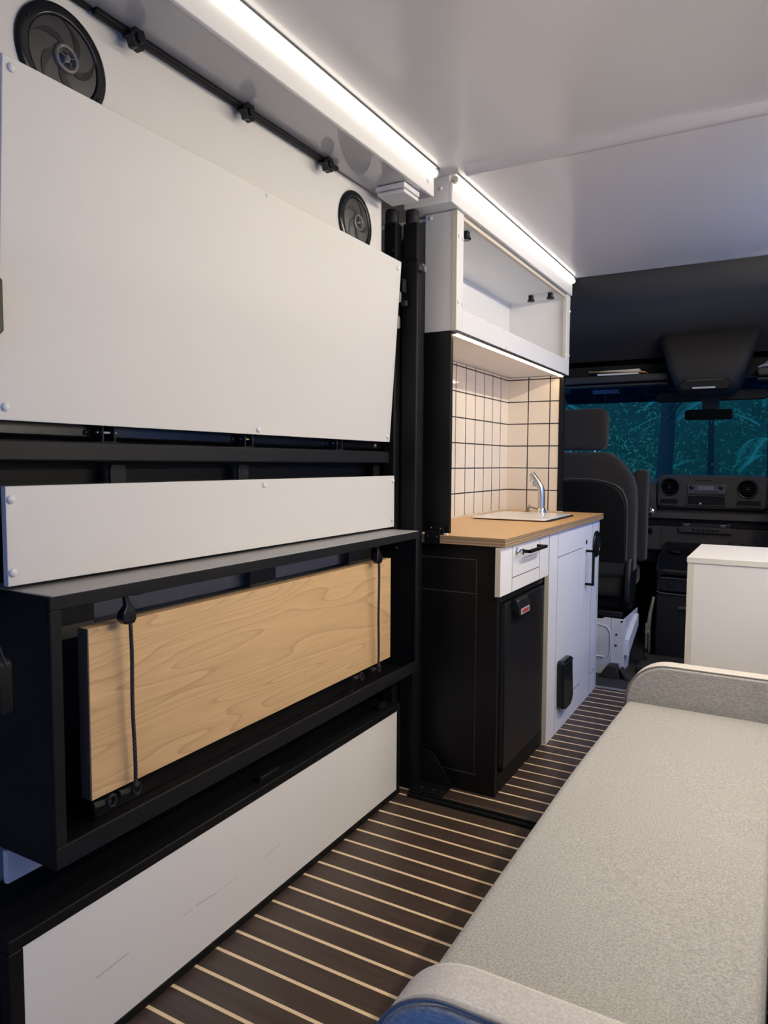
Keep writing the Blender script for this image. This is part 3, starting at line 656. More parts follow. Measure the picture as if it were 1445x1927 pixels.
# worktop, sink, faucet
t = thing('worktop', (-1.07, 2.97, 0.871), 'pale wooden kitchen worktop with layered edge above the cabinet', 'countertop')
ob('slab', B(-1.33, -0.803, 2.248, YE + 0.012, 0.8985, 0.9005), 'counter', t)
ob('edge', B(-1.33, -0.8035, 2.2485, YE + 0.0115, 0.8715, 0.8985), 'ply', t, bevel=0.001)
t = thing('worktop_bracket', (-1.06, 2.245, 0.87), 'small black bracket with bolts on the near worktop edge', 'bracket')
ob('plate', MB().box(-1.098, -1.040, 2.243, 2.2475, 0.868, 0.912).box(-1.090, -1.032, 2.258, 2.262, 0.9006, 0.930), 'black', t, bevel=0.001)
for p in ((-1.088, 2.243, 0.895), (-1.052, 2.243, 0.893)):
    dome(mb := MB(), p, 0.0045, 0.002, 'y', -1); ob('bolt', mb, 'rubber', t)
for p in ((-1.080, 2.258, 0.924), (-1.044, 2.258, 0.922)):
    dome(mb := MB(), p, 0.003, 0.002, 'y', -1); ob('bolt', mb, 'zinc', t)
t = thing('sink', (-1.06, 3.22, 0.90), 'white rectangular sink lid set into the wooden worktop', 'sink')
ob('gasket', MB().prism(rrect(-1.232, -0.878, 3.00, 3.428, 0.03), 'z', 0.9006, 0.905), 'rubber', t)  # black sheet juts out on the right: gasket together with its shadow
ob('cover', MB().prism(rrect(-1.235, -0.893, 2.985, 3.420, 0.025), 'z', 0.905, 0.911), 'sink', t, bevel=0.002)
ob('basin', MB().prism(rrect(-1.22, -0.90, 3.01, 3.41, 0.04), 'z', 0.78, 0.8714), 'steel', t)
FX, FY = -1.047, 3.449
t = thing('faucet', (FX, FY, 0.9005), 'brushed steel faucet with angled spray head behind the sink', 'faucet')
ob('base', MB().lathe([(0.027, 0), (0.026, 0.006), (0.0195, 0.026), (0.0175, 0.030), (0.0, 0.030)], (FX - 0.003, FY, 0.9005), 'z', 32), 'chrome', t, smooth=50)
pp = [(FX - 0.003, FY, 0.925), (FX - 0.003, FY, 0.97), (FX - 0.004, FY, 1.015), (FX - 0.009, FY, 1.033), (FX - 0.020, FY, 1.052), (FX - 0.036, FY, 1.075), (FX - 0.056, FY, 1.101)]
ob('spout', MB().tube(pp, [0.0165, 0.0165, 0.0165, 0.0165, 0.016, 0.0155, 0.015], 24), 'steel', t, smooth=50)
dv = Vector((-0.66, 0, -0.75)).normalized()
hp = Vector((FX - 0.044, FY - 0.0, 1.080))
ob('spray_head', MB().tube([hp + Vector((0.004, 0, 0.006)), hp + Vector((-0.002, 0, -0.040))], [0.0125, 0.0125], 20), 'chrome', t)
ob('button', B(FX - 0.066, FX - 0.058, FY - 0.004, FY + 0.004, 1.060, 1.080), 'chrome', t, bevel=0.002)
t = thing('shutoff_valve', (-1.11, FY, 0.9), 'small jointed metal shutoff valve left of the faucet base', 'valve')
ob('block', B(-1.128, -1.112, FY - 0.008, FY + 0.010, 0.912, 0.934), 'brass', t, bevel=0.003)
ob('lever', MB().tube([(-1.120, FY, 0.934), (-1.112, FY, 0.948)], 0.004, 8).tube([(-1.112, FY, 0.940), (-1.095, FY, 0.932), (-1.070, FY, 0.928)], 0.005, 8), 'steel', t)
ob('base', MB().lathe([(0.03, 0), (0.028, 0.008), (0.0, 0.009)], (-1.128, FY, 0.9008), 'z', 20), 'rubber', t)

# splashback tiles and niche
t = ob('tiled_splashback', B(-1.325, -1.307, 2.29, 3.66, 0.9006, 1.600), 'tile_wall', origin=(0, 0, 0)); tag(t, 'cream square tiled splashback along the side wall behind the sink', 'tiles')
t = ob('tiled_end_panel', B(-1.307, -1.032, 3.660, 3.676, 0.9006, 1.600), 'tile_end', origin=(0, 0, 0)); tag(t, 'cream square tiled panel facing the camera behind the faucet', 'tiles')
t = ob('tile_end_frame', B(-1.307, -1.032, 3.677, 3.694, 0.9006, 1.602).box(-1.0315, -1.011, 3.656, 3.694, 0.9006, 1.602), 'black', bevel=0.001); tag(t, 'black upright edge behind the far tiled panel', 'panel')
t = ob('niche_side_panel', B(-1.33, -1.019, 2.275, 2.293, 0.9045, 1.602), 'black_board', bevel=0.002); tag(t, 'black upright panel closing the near side of the sink niche', 'panel')
t = ob('corner_seal', B(-1.034, -1.020, 2.26, 2.274, 0.901, 0.906), 'powder_white'); tag(t, 'tiny white seal at the foot of the black niche panel', 'seal')
t = ob('worktop_seal', B(-1.307, -1.302, 2.30, 3.65, 0.9006, 0.908).box(-1.30, -1.00, 3.650, 3.657, 0.9006, 0.906), 'edge'); tag(t, 'thin pale sealing strip where tiles meet the worktop', 'seal')

# overhead cupboard
t = thing('overhead_cupboard', (-1.15, 3.0, 1.60), 'white open overhead cupboard above the sink niche', 'cupboard')
CX = -1.0
ob('side_panel', B(-1.12, CX - 0.018, 2.272, 2.288, 1.603, 2.002), 'white', t, bevel=0.001)
ob('side_panel_rear', B(-1.33, -1.12, 2.30, 2.312, 1.60, 2.002), mat('shaded_side_panel', (0.30, 0.30, 0.31), 0.4), t)  # grey colour stands in for shade on the set-back side
ob('side_edge', B(CX - 0.018, CX - 0.0005, 2.270, 2.273, 1.603, 2.002), 'edge', t)
fr = MB().box(CX - 0.018, CX, 2.272, 2.327, 1.604, 2.002).box(CX - 0.018, CX, 2.327, 3.652, 1.604, 1.680).box(CX - 0.018, CX, 3.652, 3.712, 1.604, 2.002)
ob('face_frame', fr, 'powder_white', t, bevel=0.0015)
ob('inner_edge', B(CX - 0.017, CX - 0.002, 3.646, 3.652, 1.68, 1.99).box(CX - 0.018, CX - 0.004, 2.327, 3.652, 1.985, 1.997), 'edge', t)
ob('bottom', B(-1.325, CX - 0.018, 2.295, 3.70, 1.602, 1.618), 'interior_white', t)
ob('top', B(-1.325, CX - 0.018, 2.295, 3.70, 1.988, 2.000), 'interior_white', t)
ob('back', B(-1.325, -1.31, 2.295, 3.70, 1.618, 1.988), 'interior_white', t)
ob('end_panel', B(-1.31, CX - 0.018, 3.672, 3.690, 1.618, 1.988), 'interior_white', t)
caps(t, [(CX, y, z) for y, z in ((2.283, 1.918), (2.284, 1.697), (2.316, 1.916), (2.317, 1.696), (2.763, 1.612), (3.254, 1.612), (3.665, 1.924), (3.702, 1.926), (3.665, 1.704), (3.702, 1.703))], r=0.006)
dome(mb := MB(), (-1.100, 2.272, 1.988), 0.008, 0.004, 'y', -1); ob('screw_cap', mb, 'powder_white', t)
for (x, y) in ((-1.048, 2.46), (-1.150, 3.534), (-1.048, 3.52)):
    mb = B(x - 0.010, x + 0.010, y - 0.012, y + 0.012, 1.968, 1.988)
    mb.lathe([(0.016, 0), (0.018, 0.003), (0.018, 0.009), (0.015, 0.012), (0, 0.012)], (x, y, 1.957), 'z', 16)
    ob('clamp_knob', mb, 'gloss_black', t, bevel=0.001)
t = thing('under_cupboard_light', (-1.012, 2.95, 1.59), 'slim warm light strip under the front edge of the cupboard', 'light')
ob('channel', B(-1.030, -1.003, 2.296, 3.652, 1.594, 1.602), 'steel', t)
ob('diffuser', B(-1.022, -1.012, 2.300, 3.648, 1.5905, 1.594), 'under', t, bevel=0.001)

# ================================================================ DAYBED
t = thing('daybed', (-0.2, 1.42, 0.0), 'upholstered oatmeal daybed with a grey bolster at each end', 'daybed')
def mat_fn():
    mb = MB(); pts = []
    nx, ny = 40, 120
    x0, x1, y0, y1, zt = -0.405, 0.004, 0.70, 2.148, 0.46
    def top(u, v):
        x = x0 + (x1 - x0) * u; y = y0 + (y1 - y0) * v
        x += 0.030 * max(0, (v - 0.55)) ** 1.3 * (1 - u) * 1.6
        du = min(u, 1 - u) * (x1 - x0); dv_ = min(v, 1 - v) * (y1 - y0); R = 0.020
        z = zt
        for d in (du, dv_):
            if d < R: z -= R - math.sqrt(max(0, R * R - (R - d) ** 2))
        z += 0.0012 * math.sin(9 * x + 5 * y) * math.sin(7 * y)
        q = math.hypot((x + 0.033) / 0.045, (y - 1.46) / 0.035)
        z -= 0.010 * math.exp(-q * q)
        return (x, y, z)
    mb.grid(top, nx, ny)
    # skirt
    def edge(k, n_):
        pass
    ring = [top(i / nx, 0) for i in range(nx)] + [top(1, j / ny) for j in range(ny)] + [top(1 - i / nx, 1) for i in range(nx)] + [top(0, 1 - j / ny) for j in range(ny)]
    low = [(p[0], p[1], 0.36) for p in ring]
    mb.loft([ring, low], caps=False)
    f = mb.bm.faces.new([v for v in mb.bm.verts][-len(low):]) if False else None
    bmesh.ops.remove_doubles(mb.bm, verts=mb.bm.verts, dist=0.0002)
    return mb
ob('mattress', mat_fn(), 'mattress', t, smooth=60)
ob('base', B(-0.395, 0.0, 0.72, 2.14, 0.06, 0.37), mat('daybed_base_fabric', (0.30, 0.28, 0.26), 0.9), t, bevel=0.01)
ob('plinth', B(-0.36, -0.03, 0.76, 2.10, 0.0, 0.06), 'black', t)
ob('back_rail', B(0.012, 0.035, 0.70, 2.15, 0.0, 0.475), 'black', t)
def bolster(y0, th, xl, xr, zt, zb, r, sgn):
    o = rrect(xl, xr, zb, zt, r, 12, (0, 1, 0, 0))
    b = ob('bolster', MB().prism(rrect(xl + 0.003, xr, zb, zt - 0.003, r, 14, (0, 1, 0, 0)), 'y', y0, y0 + 0.012), 'bolster', t, bevel=0.004, smooth=50)
    ob('rim', MB().prism(rrect(xl, xr, zb, zt, r, 14, (0, 1, 0, 0)), 'y', y0 + 0.008, y0 + th), 'bolster_rim', b, bevel=0.010, seg=4, smooth=60)
    arc = [(xl, y0 + 0.008, zb)] + [(xl + r - r * math.cos(a * PI / 2 / 14), y0 + 0.008, zt - r + r * math.sin(a * PI / 2 / 14)) for a in range(15)] + [(xr, y0 + 0.008, zt)]
    ob('piping', MB().tube(arc, 0.0022, 8), 'piping', b)
bolster(2.152, 0.075, -0.392, 0.004, 0.569, 0.10, 0.115, 1)
bolster(0.62, 0.078, -0.366, 0.004, 0.607, 0.10, 0.095, 1)

# white box
t = thing('white_locker', (0.02, 2.72, 0.0), 'white cupboard box standing behind the far end of the daybed', 'cupboard')
ob('top', B(-0.273, 0.36, 2.498, 2.944, 0.831, 0.849), 'white', t, bevel=0.001)
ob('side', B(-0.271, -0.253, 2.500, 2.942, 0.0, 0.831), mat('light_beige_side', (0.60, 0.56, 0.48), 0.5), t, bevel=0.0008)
ob('front', B(-0.2525, 0.34, 2.503, 2.520, 0.0, 0.8305), 'powder_white', t)
ob('side', B(0.34, 0.358, 2.500, 2.942, 0.0, 0.831), 'white', t)
ob('back', B(-0.253, 0.34, 2.925, 2.942, 0.0, 0.831), 'white', t)

# ================================================================ CAB
def seat(cx, label):
    t = thing('cab_seat', (cx, 4.15, 0.0), label, 'seat')
    half = [(0.0, 1.218), (0.10, 1.219), (0.155, 1.212), (0.205, 1.178), (0.250, 1.128), (0.285, 1.075), (0.302, 1.01), (0.308, 0.90), (0.308, 0.55), (0.29, 0.50), (0, 0.49)]
    pts = [(cx + x, z) for x, z in half] + [(cx - x, z) for x, z in half[-2:0:-1]]
    bk = ob('backrest', MB().prism(pts, 'y', 4.20, 4.34), 'seat', t, bevel=0.028, seg=5, smooth=60)
    arc = [(0.0, 1.062), (0.08, 1.060), (0.15, 1.048), (0.205, 1.028), (0.240, 1.000), (0.262, 0.95), (0.27, 0.88), (0.27, 0.6)]
    path = [(cx - x, 4.199, z) for x, z in arc[::-1]] + [(cx + x, 4.199, z) for x, z in arc[1:]]
    ob('seam', MB().tube(path, 0.005, 8), 'seat_trim', bk)
    inner = [(cx + x * 0.96, z - 0.012) for x, z in arc] + [(cx - x * 0.96, z - 0.012) for x, z in arc[:0:-1]]
    ob('back_panel', MB().prism(inner, 'y', 4.194, 4.21), 'black_board', bk, bevel=0.004)  # near-black colour carries the shade on the seat back below the seam
    hp_ = rrect(cx - 0.142, cx + 0.142, 1.228, 1.468, 0.045, 8)
    hr = ob('headrest', MB().prism(hp_, 'y', 4.19, 4.29), 'seat', t, bevel=0.024, seg=5, smooth=60)
    for s_ in (-1, 1):
        ob('headrest_post', MB().tube([(cx + s_ * 0.07, 4.24, 1.19), (cx + s_ * 0.07, 4.24, 1.26)], 0.007, 10), 'chrome', hr)
    ob('cushion', MB().prism(rrect(cx - 0.26, cx + 0.26, 0.38, 0.53, 0.05), 'y', 4.22, 4.75), 'seat', t, bevel=0.03, seg=4, smooth=60)
    ob('armrest', MB().prism(rrect(cx + 0.272, cx + 0.345, 0.58, 1.118, 0.022), 'y', 4.36, 4.46), 'seat', t, bevel=0.015, seg=3, smooth=60)
    ob('recliner_cover', MB().prism([(4.16, 0.36), (4.30, 0.36), (4.36, 0.50), (4.34, 0.62), (4.26, 0.66), (4.19, 0.60), (4.15, 0.46)], 'x', cx + 0.268, cx + 0.305), 'plastic', t, bevel=0.012, seg=3, smooth=60)
    return t
st = seat(-1.05, 'black cloth driver seat with tall headrest beyond the kitchen cabinet')
s2 = dup(st, (0.235, 4.15, 0), 'black cloth passenger seat cut by the right picture edge')
t = thing('seat_pedestal', (-1.05, 4.2, 0.0), 'white painted steel seat base under the driver seat', 'seat base')
ob('rear_plate', MB().prism([(-1.36, 0.295), (-0.865, 0.295), (-0.845, 0.305), (-0.738, 0.303), (-0.748, 0.012), (-0.800, 0.012), (-0.825, -0.035), (-1.36, -0.035)], 'y', 4.0, 4.006), 'seat_box', t, bevel=0.001)
ob('side_plate', MB().prism([(4.006, 0.303), (4.40, 0.30), (4.40, 0.24), (4.20, 0.13), (4.15, 0.012), (4.006, 0.012)], 'x', -0.748, -0.742), 'seat_box', t, bevel=0.001)
ob('embossed_panel', MB().tube([(-1.3, 3.998, 0.262), (-0.87, 3.998, 0.262), (-0.835, 3.998, 0.255), (-0.815, 3.998, 0.225), (-0.812, 3.998, 0.12), (-0.822, 3.998, 0.085)], 0.0035, 8).tube([(-1.3, 3.999, 0.083), (-0.845, 3.999, 0.083)], 0.005, 8).box(-0.808, -0.806, 3.997, 4.0, 0.04, 0.30).box(-0.806, -0.75, 3.997, 4.0, 0.058, 0.061), 'seat_box', t)
hl_ = MB()
for (x, z) in ((-0.782, 0.215), (-0.784, 0.155), (-0.755, 0.29), (-0.876, -0.025)): hl_.lathe([(0.006, 0), (0.006, 0.001), (0, 0.001)], (x, 3.999, z), 'y', 12, -1)
ob('hole', hl_, 'rubber', t)
ob('top_rails', B(-1.33, -0.76, 4.02, 4.06, 0.305, 0.335).box(-1.33, -0.76, 4.3, 4.4, 0.305, 0.38), 'plastic', t, bevel=0.004)
ob('side_bracket', MB().prism([(4.02, 0.19), (4.30, 0.285), (4.30, 0.215), (4.02, 0.10)], 'x', -0.742, -0.718), 'seat_box', t, bevel=0.002)
ob('foot_cover', MB().prism([(-0.86, -0.012), (-0.815, 0.055), (-0.765, 0.055), (-0.745, -0.012)], 'y', 3.93, 3.995).prism([(-0.750, 0.045), (-0.74, 0.045), (-0.69, -0.012), (-0.72, -0.012)], 'y', 3.93, 3.995), 'cab_plastic', t, bevel=0.004)
t = thing('parking_brake', (-0.67, 4.25, 0.1), 'parking brake lever of olive metal beside the driver seat base', 'lever')
ob('lever', MB().tube([(-0.655, 4.25, 0.19), (-0.650, 4.26, 0.30), (-0.637, 4.28, 0.395)], [0.012, 0.011, 0.010], 12), 'brass', t)
ob('mechanism', B(-0.668, -0.654, 4.22, 4.28, 0.10, 0.25).box(-0.650, -0.642, 4.22, 4.26, 0.08, 0.20).lathe([(0.014, 0), (0.014, 0.012), (0, 0.014)], (-0.655, 4.22, 0.20), 'y', 16, -1), 'brass', t, bevel=0.003)
ob('cable', MB().tube([(-0.67, 4.25, 0.12), (-0.68, 4.25, 0.06), (-0.65, 4.25, 0.03), (-0.655, 4.25, -0.01)], 0.004, 8), 'rubber', t)
t = thing('gear_tray', (-0.6, 4.4, -0.012), 'low black floor step beside the driver seat base', 'step')
ob('tread', B(-0.69, -0.40, 4.10, 4.40, -0.012, 0.03), 'cab_plastic', t, bevel=0.006)

# dashboard
t = thing('dashboard', (-0.42, 5.1, 0.4), 'black van dashboard with round vents and radio', 'dashboard')
prof = [(4.95, 0.62), (4.90, 0.70), (4.90, 0.90), (4.93, 1.03), (5.00, 1.055), (5.46, 1.045), (5.46, 0.50), (5.0, 0.50)]
ob('body', MB().prism(prof, 'x', -1.41, -0.73).prism(prof, 'x', -0.10, 0.57).prism([(4.95, 0.60), (4.95, 1.04), (5.46, 1.04), (5.46, 0.5)], 'x', -0.73, -0.10), 'cab_plastic', t, bevel=0.012, seg=3)
cpan = ob('centre_panel', MB().prism(rrect(-0.725, -0.10, 0.872, 1.082, 0.03), 'y', 4.885, 5.0), 'cab_plastic', t, bevel=0.012, seg=3, smooth=60)
ob('trim_slot', B(-0.50, -0.41, 4.882, 4.888, 1.047, 1.051), 'gloss_black', cpan)
for cx, cz in ((-0.652, 1.006), (-0.205, 1.000)):
    v = ob('air_vent', MB().lathe([(0.058, 0), (0.058, 0.008), (0.054, 0.014), (0.049, 0.013), (0.046, 0.006), (0.046, 0)], (cx, 4.888, cz), 'y', 48, -1), 'gloss_black', cpan, smooth=50)
    s = MB().lathe([(0.046, 0.001), (0.0, 0.001)], (cx, 4.886, cz), 'y', 32, -1)
    for k in (-2, -1, 0, 1, 2):
        hw = math.sqrt(0.045 ** 2 - (k * 0.014) ** 2); s.box(cx - hw, cx + hw, 4.876, 4.884, cz + k * 0.014 - 0.001, cz + k * 0.014 + 0.001)
    s.lathe([(0.010, 0.006), (0.008, 0.012), (0, 0.012)], (cx, 4.888, cz), 'y', 16, -1)
    ob('louvre', s, 'plastic', v)
for x0, x1 in ((-0.720 + 0.015, -0.602), (-0.262, -0.13)):
    ob('cup_recess', MB().prism(rrect(x0, x1, 0.888, 0.930, 0.014), 'y', 4.880, 4.887), 'black', cpan)
    ob('recess_lip', MB().prism(rrect(x0 + 0.004, x1 - 0.004, 0.888, 0.900, 0.005), 'y', 4.870, 4.882), 'cab_plastic', cpan, bevel=0.002)
rd = ob('radio', B(-0.545, -0.325, 4.874, 4.89, 0.964, 1.027), mat('radio_face', (0.05, 0.047, 0.045), 0.35), cpan, bevel=0.003)
ob('display', B(-0.482, -0.392, 4.871, 4.875, 0.992, 1.016), 'lens', rd)
for x in (-0.518, -0.352): ob('knob', MB().lathe([(0.0135, 0), (0.013, 0.009), (0.009, 0.011), (0, 0.011)], (x, 4.874, 1.008), 'y', 24, -1), 'gloss_black', rd, smooth=50)
bt = MB()
for k in range(8): bt.box(-0.50 + k * 0.0165, -0.487 + k * 0.0165, 4.871, 4.875, 0.974, 0.981)
ob('button_row', bt, 'plastic', rd)
pk = MB().box(-0.550, -0.320, 4.874, 4.889, 0.950, 0.957).box(-0.550, -0.320, 4.874, 4.889, 0.891, 0.898).box(-0.550, -0.540, 4.874, 4.889, 0.898, 0.950).box(-0.330, -0.320, 4.874, 4.889, 0.898, 0.950)
pk = ob('storage_slot', pk, 'cab_plastic', cpan, bevel=0.002)
ob('slot_interior', B(-0.540, -0.330, 4.882, 4.887, 0.898, 0.950), 'black', pk)
ob('coin', MB().lathe([(0.008, 0), (0.007, 0.004), (0, 0.005)], (-0.467, 4.880, 0.905), 'y', 12, -1), 'chrome', pk)
ob('lower_ledge', MB().prism([(4.84, 0.805), (4.85, 0.848), (4.92, 0.855), (4.92, 0.80)], 'x', -0.80, -0.02), 'cab_plastic', t, bevel=0.006)
ob('lower_recess', B(-0.80, -0.02, 4.88, 4.95, 0.76, 0.80), 'black', t)
hv = ob('climate_panel', MB().prism([(4.86, 0.786), (4.885, 0.786), (4.885, 0.722), (4.85, 0.730)], 'x', -0.578, -0.285), 'gloss_black', t, bevel=0.006, seg=3)
ob('control_strip', MB().prism([(4.838, 0.755), (4.855, 0.760), (4.855, 0.722), (4.842, 0.722)], 'x', -0.585, -0.278), 'cab_plastic', hv, bevel=0.004)
for x in (-0.537, -0.330): ob('toggle', MB().box(x - 0.018, x + 0.018, 4.846, 4.862, 0.772, 0.778).box(x - 0.014, x + 0.014, 4.846, 4.862, 0.764, 0.770), 'zinc', hv, bevel=0.001)
for k in range(6): ob('button', B(-0.505 + k * 0.027, -0.488 + k * 0.027, 4.836, 4.842, 0.735, 0.748), 'gloss_black', hv, bevel=0.001)
ob('knee_panel', B(-1.0, 0.2, 4.87, 4.92, 0.60, 0.755).box(-0.692, -0.690, 4.866, 4.871, 0.60, 0.75), 'cab_plastic', t, bevel=0.002)
ob('socket', B(-0.775, -0.745, 4.862, 4.871, 0.70, 0.735), 'gloss_black', t, bevel=0.004)
ob('cup_lid', MB().lathe([(0.04, 0), (0.04, 0.02), (0.03, 0.028), (0, 0.03)], (-0.255, 4.84, 0.655), 'z', 24), 'cab_plastic', t)
ig = ob('ignition_switch', MB().lathe([(0.027, 0), (0.025, 0.01), (0.018, 0.012), (0.016, 0.005), (0, 0.005)], (-0.757, 4.84, 0.846), 'y', 24, -1), 'chrome', t, smooth=50)
ob('key', MB().lathe([(0.012, 0.0), (0.011, 0.014), (0.0, 0.016)], (-0.757, 4.835, 0.846), 'y', 16, -1), 'steel', ig)
t = thing('steering_wheel', (-1.02, 4.72, 0.93), 'dark steering wheel mostly hidden behind the driver seat', 'steering wheel')
C_ = Vector((-0.98, 4.74, 0.94)); n1 = Vector((1, 0, 0)); n2 = Vector((0, 0.42, 0.90)).normalized()
rim = [C_ + n1 * 0.19 * math.cos(a) + n2 * 0.19 * math.sin(a) for a in [i * 2 * PI / 40 for i in range(41)]]
ob('rim', MB().tube(rim, 0.015, 10), 'plastic', t)
ob('hub', MB().tube([C_ + Vector((0, 0, 0)), C_ + Vector((0, 0.14, -0.06))], [0.07, 0.05], 20), 'plastic', t)
ob('spoke', MB().tube([C_ - n1 * 0.185, C_ + n1 * 0.185], 0.014, 8), 'plastic', t)
# centre console
t = thing('centre_console', (-0.45, 4.6, -0.012), 'black centre console tower with trays below the dashboard', 'console')
ob('tower', B(-0.66, -0.20, 4.52, 4.88, -0.012, 0.37).box(-0.665, -0.18, 4.54, 4.9, 0.385, 0.475), 'plastic', t, bevel=0.01, seg=3)
ob('upper_tray', MB().prism([(4.50, 0.49), (4.50, 0.52), (4.58, 0.60), (4.90, 0.66), (4.90, 0.49)], 'x', -0.665, -0.18), 'gloss_black', t, bevel=0.01, seg=3)
ob('tray_rim', MB().tube([(-0.63, 4.50, 0.497), (-0.655, 4.50, 0.485), (-0.63, 4.498, 0.476), (-0.2, 4.498, 0.476)], 0.003, 8), 'seat_trim', t)
ob('tray_rim', MB().tube([(-0.655, 4.515, 0.388), (-0.63, 4.51, 0.380), (-0.48, 4.51, 0.378)], 0.0045, 8), 'seat_trim', t)
ob('cup_holder', MB().lathe([(0.05, 0), (0.05, 0.012), (0.042, 0.012), (0.042, 0.0)], (-0.57, 4.66, 0.615), 'z', 28).lathe([(0.05, 0), (0.05, 0.012), (0.042, 0.012), (0.042, 0.0)], (-0.44, 4.66, 0.615), 'z', 28), 'gloss_black', t)
ob('socket', B(-0.60, -0.56, 4.532, 4.541, 0.415, 0.45), 'plastic', t, bevel=0.004)
ob('drawer_pull', MB().tube([(-0.53, 4.505, 0.30), (-0.40, 4.505, 0.30)], 0.013, 12), 'cab_plastic', t)

# overhead
def shelf(x0, x1, label, rc):
    t = thing('overhead_shelf', ((x0 + x1) / 2, 4.68, 1.63), label, 'shelf')
    ob('lip', MB().prism(rrect(x0, x1, 1.655, 1.700, 0.018, 6, rc), 'y', 4.60, 4.63), 'cab_plastic', t, bevel=0.010, seg=3, smooth=60)
    ob('tray', B(x0 + 0.01, x1 - 0.03, 4.63, 4.80, 1.655, 1.665), 'black', t)
    ob('lower_fascia', MB().prism(rrect(x0, x1 - 0.005, 1.632, 1.645, 0.006, 4, rc), 'y', 4.615, 4.70), 'cab_plastic', t, bevel=0.004, smooth=60)
    return t
shelf(-1.40, -0.640, 'dark overhead tray above the driver side of the windscreen holding papers', (1, 0, 0, 1))
shelf(-0.168, 0.56, 'dark overhead tray at the right picture edge holding grey cloth', (0, 1, 1, 0))
t = ob('booklet', B(-1.062, -0.815, 4.61, 4.72, 1.7005, 1.712), 'paper', bevel=0.001); tag(t, 'white booklet lying on the overhead tray under the envelope', 'booklet')
t = ob('envelope', MB().prism([(-1.115, 1.726), (-0.775, 1.707), (-0.775, 1.714), (-1.115, 1.729)], 'y', 4.60, 4.75), 'envelope'); tag(t, 'manila envelope lying tilted on the white booklet', 'envelope')
t = ob('loose_sheet', MB().prism([(-1.05, 1.7285), (-0.815, 1.7165), (-0.815, 1.736), (-1.05, 1.733)], 'y', 4.64, 4.76), 'paper'); tag(t, 'white paper stack lying on top of the manila envelope', 'paper')
def clo(u, v):
    x = -0.168 + 0.36 * u; y = 4.60 + 0.16 * v
    h = 0.10 * (math.sin(min(1, u * 1.5) * PI / 2)) * math.sin(PI * (0.12 + 0.8 * v))
    h += 0.012 * math.sin(22 * u + 9 * v + 2 * math.sin(6 * v)) * min(1, u * 4) + 0.006 * math.sin(40 * v + 17 * u)
    return (x, y, 1.701 + max(0, h))
t = ob('folded_cloth', MB().grid(clo, 60, 40), 'cloth', smooth=70, recalc=False); t.modifiers.new('solid', 'SOLIDIFY').thickness = 0.003
tag(t, 'crumpled grey cloth on the overhead tray at the right edge', 'cloth')
t = thing('overhead_console', (-0.42, 4.5, 1.54), 'charcoal overhead console bulging down above the mirror', 'console')
def R4(y, x0, x1, z0, z1): return [(x, y, z) for x, z in rrect(x0, x1, z0, z1, 0.045, 5)]
def sec(z, hw, y0, y1): return [(-0.425 + x, y, z) for x, y in rrect(-hw, hw, y0, y1, 0.05, 6)]
ob('housing', MB().loft([sec(1.565, 0.135, 4.50, 4.80), sec(1.60, 0.165, 4.47, 4.82), sec(1.70, 0.205, 4.46, 4.82), sec(1.80, 0.235, 4.485, 4.82), sec(1.88, 0.262, 4.545, 4.82), sec(1.96, 0.285, 4.62, 4.80)]), 'pod', t, smooth=60)
ob('light_pocket', MB().prism(rrect(-0.560, -0.290, 1.572, 1.632, 0.028, 6), 'y', 4.452, 4.52), 'black', t, bevel=0.006, smooth=60)
ob('pocket_lip', MB().tube([(-0.545, 4.458, 1.608), (-0.52, 4.454, 1.628), (-0.33, 4.454, 1.628), (-0.305, 4.458, 1.608)], 0.003, 8), 'seat_trim', t)
ob('lamp_lens', B(-0.49, -0.37, 4.448, 4.456, 1.580, 1.590), 'badge', t, bevel=0.002)
for s_, lab in ((-1, 'black folded sun visor left of the mirror'), (1, 'black folded sun visor right of the mirror')):
    xa, xb = (-0.735, -0.45) if s_ < 0 else (-0.40, -0.11)
    t = ob('sun_visor', MB().prism(rrect(xa, xb, 1.535, 1.600, 0.028, 6), 'y', 4.78, 4.80), 'black', bevel=0.006, smooth=60); tag(t, lab, 'sun visor')
t = thing('rear_view_mirror', (-0.425, 4.75, 1.42), 'black rear view mirror hanging from the windscreen top', 'mirror')
ob('housing', MB().prism(rrect(-0.562, -0.292, 1.420, 1.482, 0.020, 6), 'y', 4.74, 4.775), 'gloss_black', t, bevel=0.008, seg=3, smooth=60)
ob('glass', MB().prism(rrect(-0.555, -0.299, 1.426, 1.477, 0.016, 6), 'y', 4.7385, 4.7395), mat('mirror_glass', (0.02, 0.025, 0.03), 0.05, 1.0), t)
ob('stem', MB().prism([(-0.465, 1.475), (-0.375, 1.475), (-0.365, 1.60), (-0.475, 1.60)], 'y', 4.77, 4.83), 'gloss_black', t, bevel=0.006)

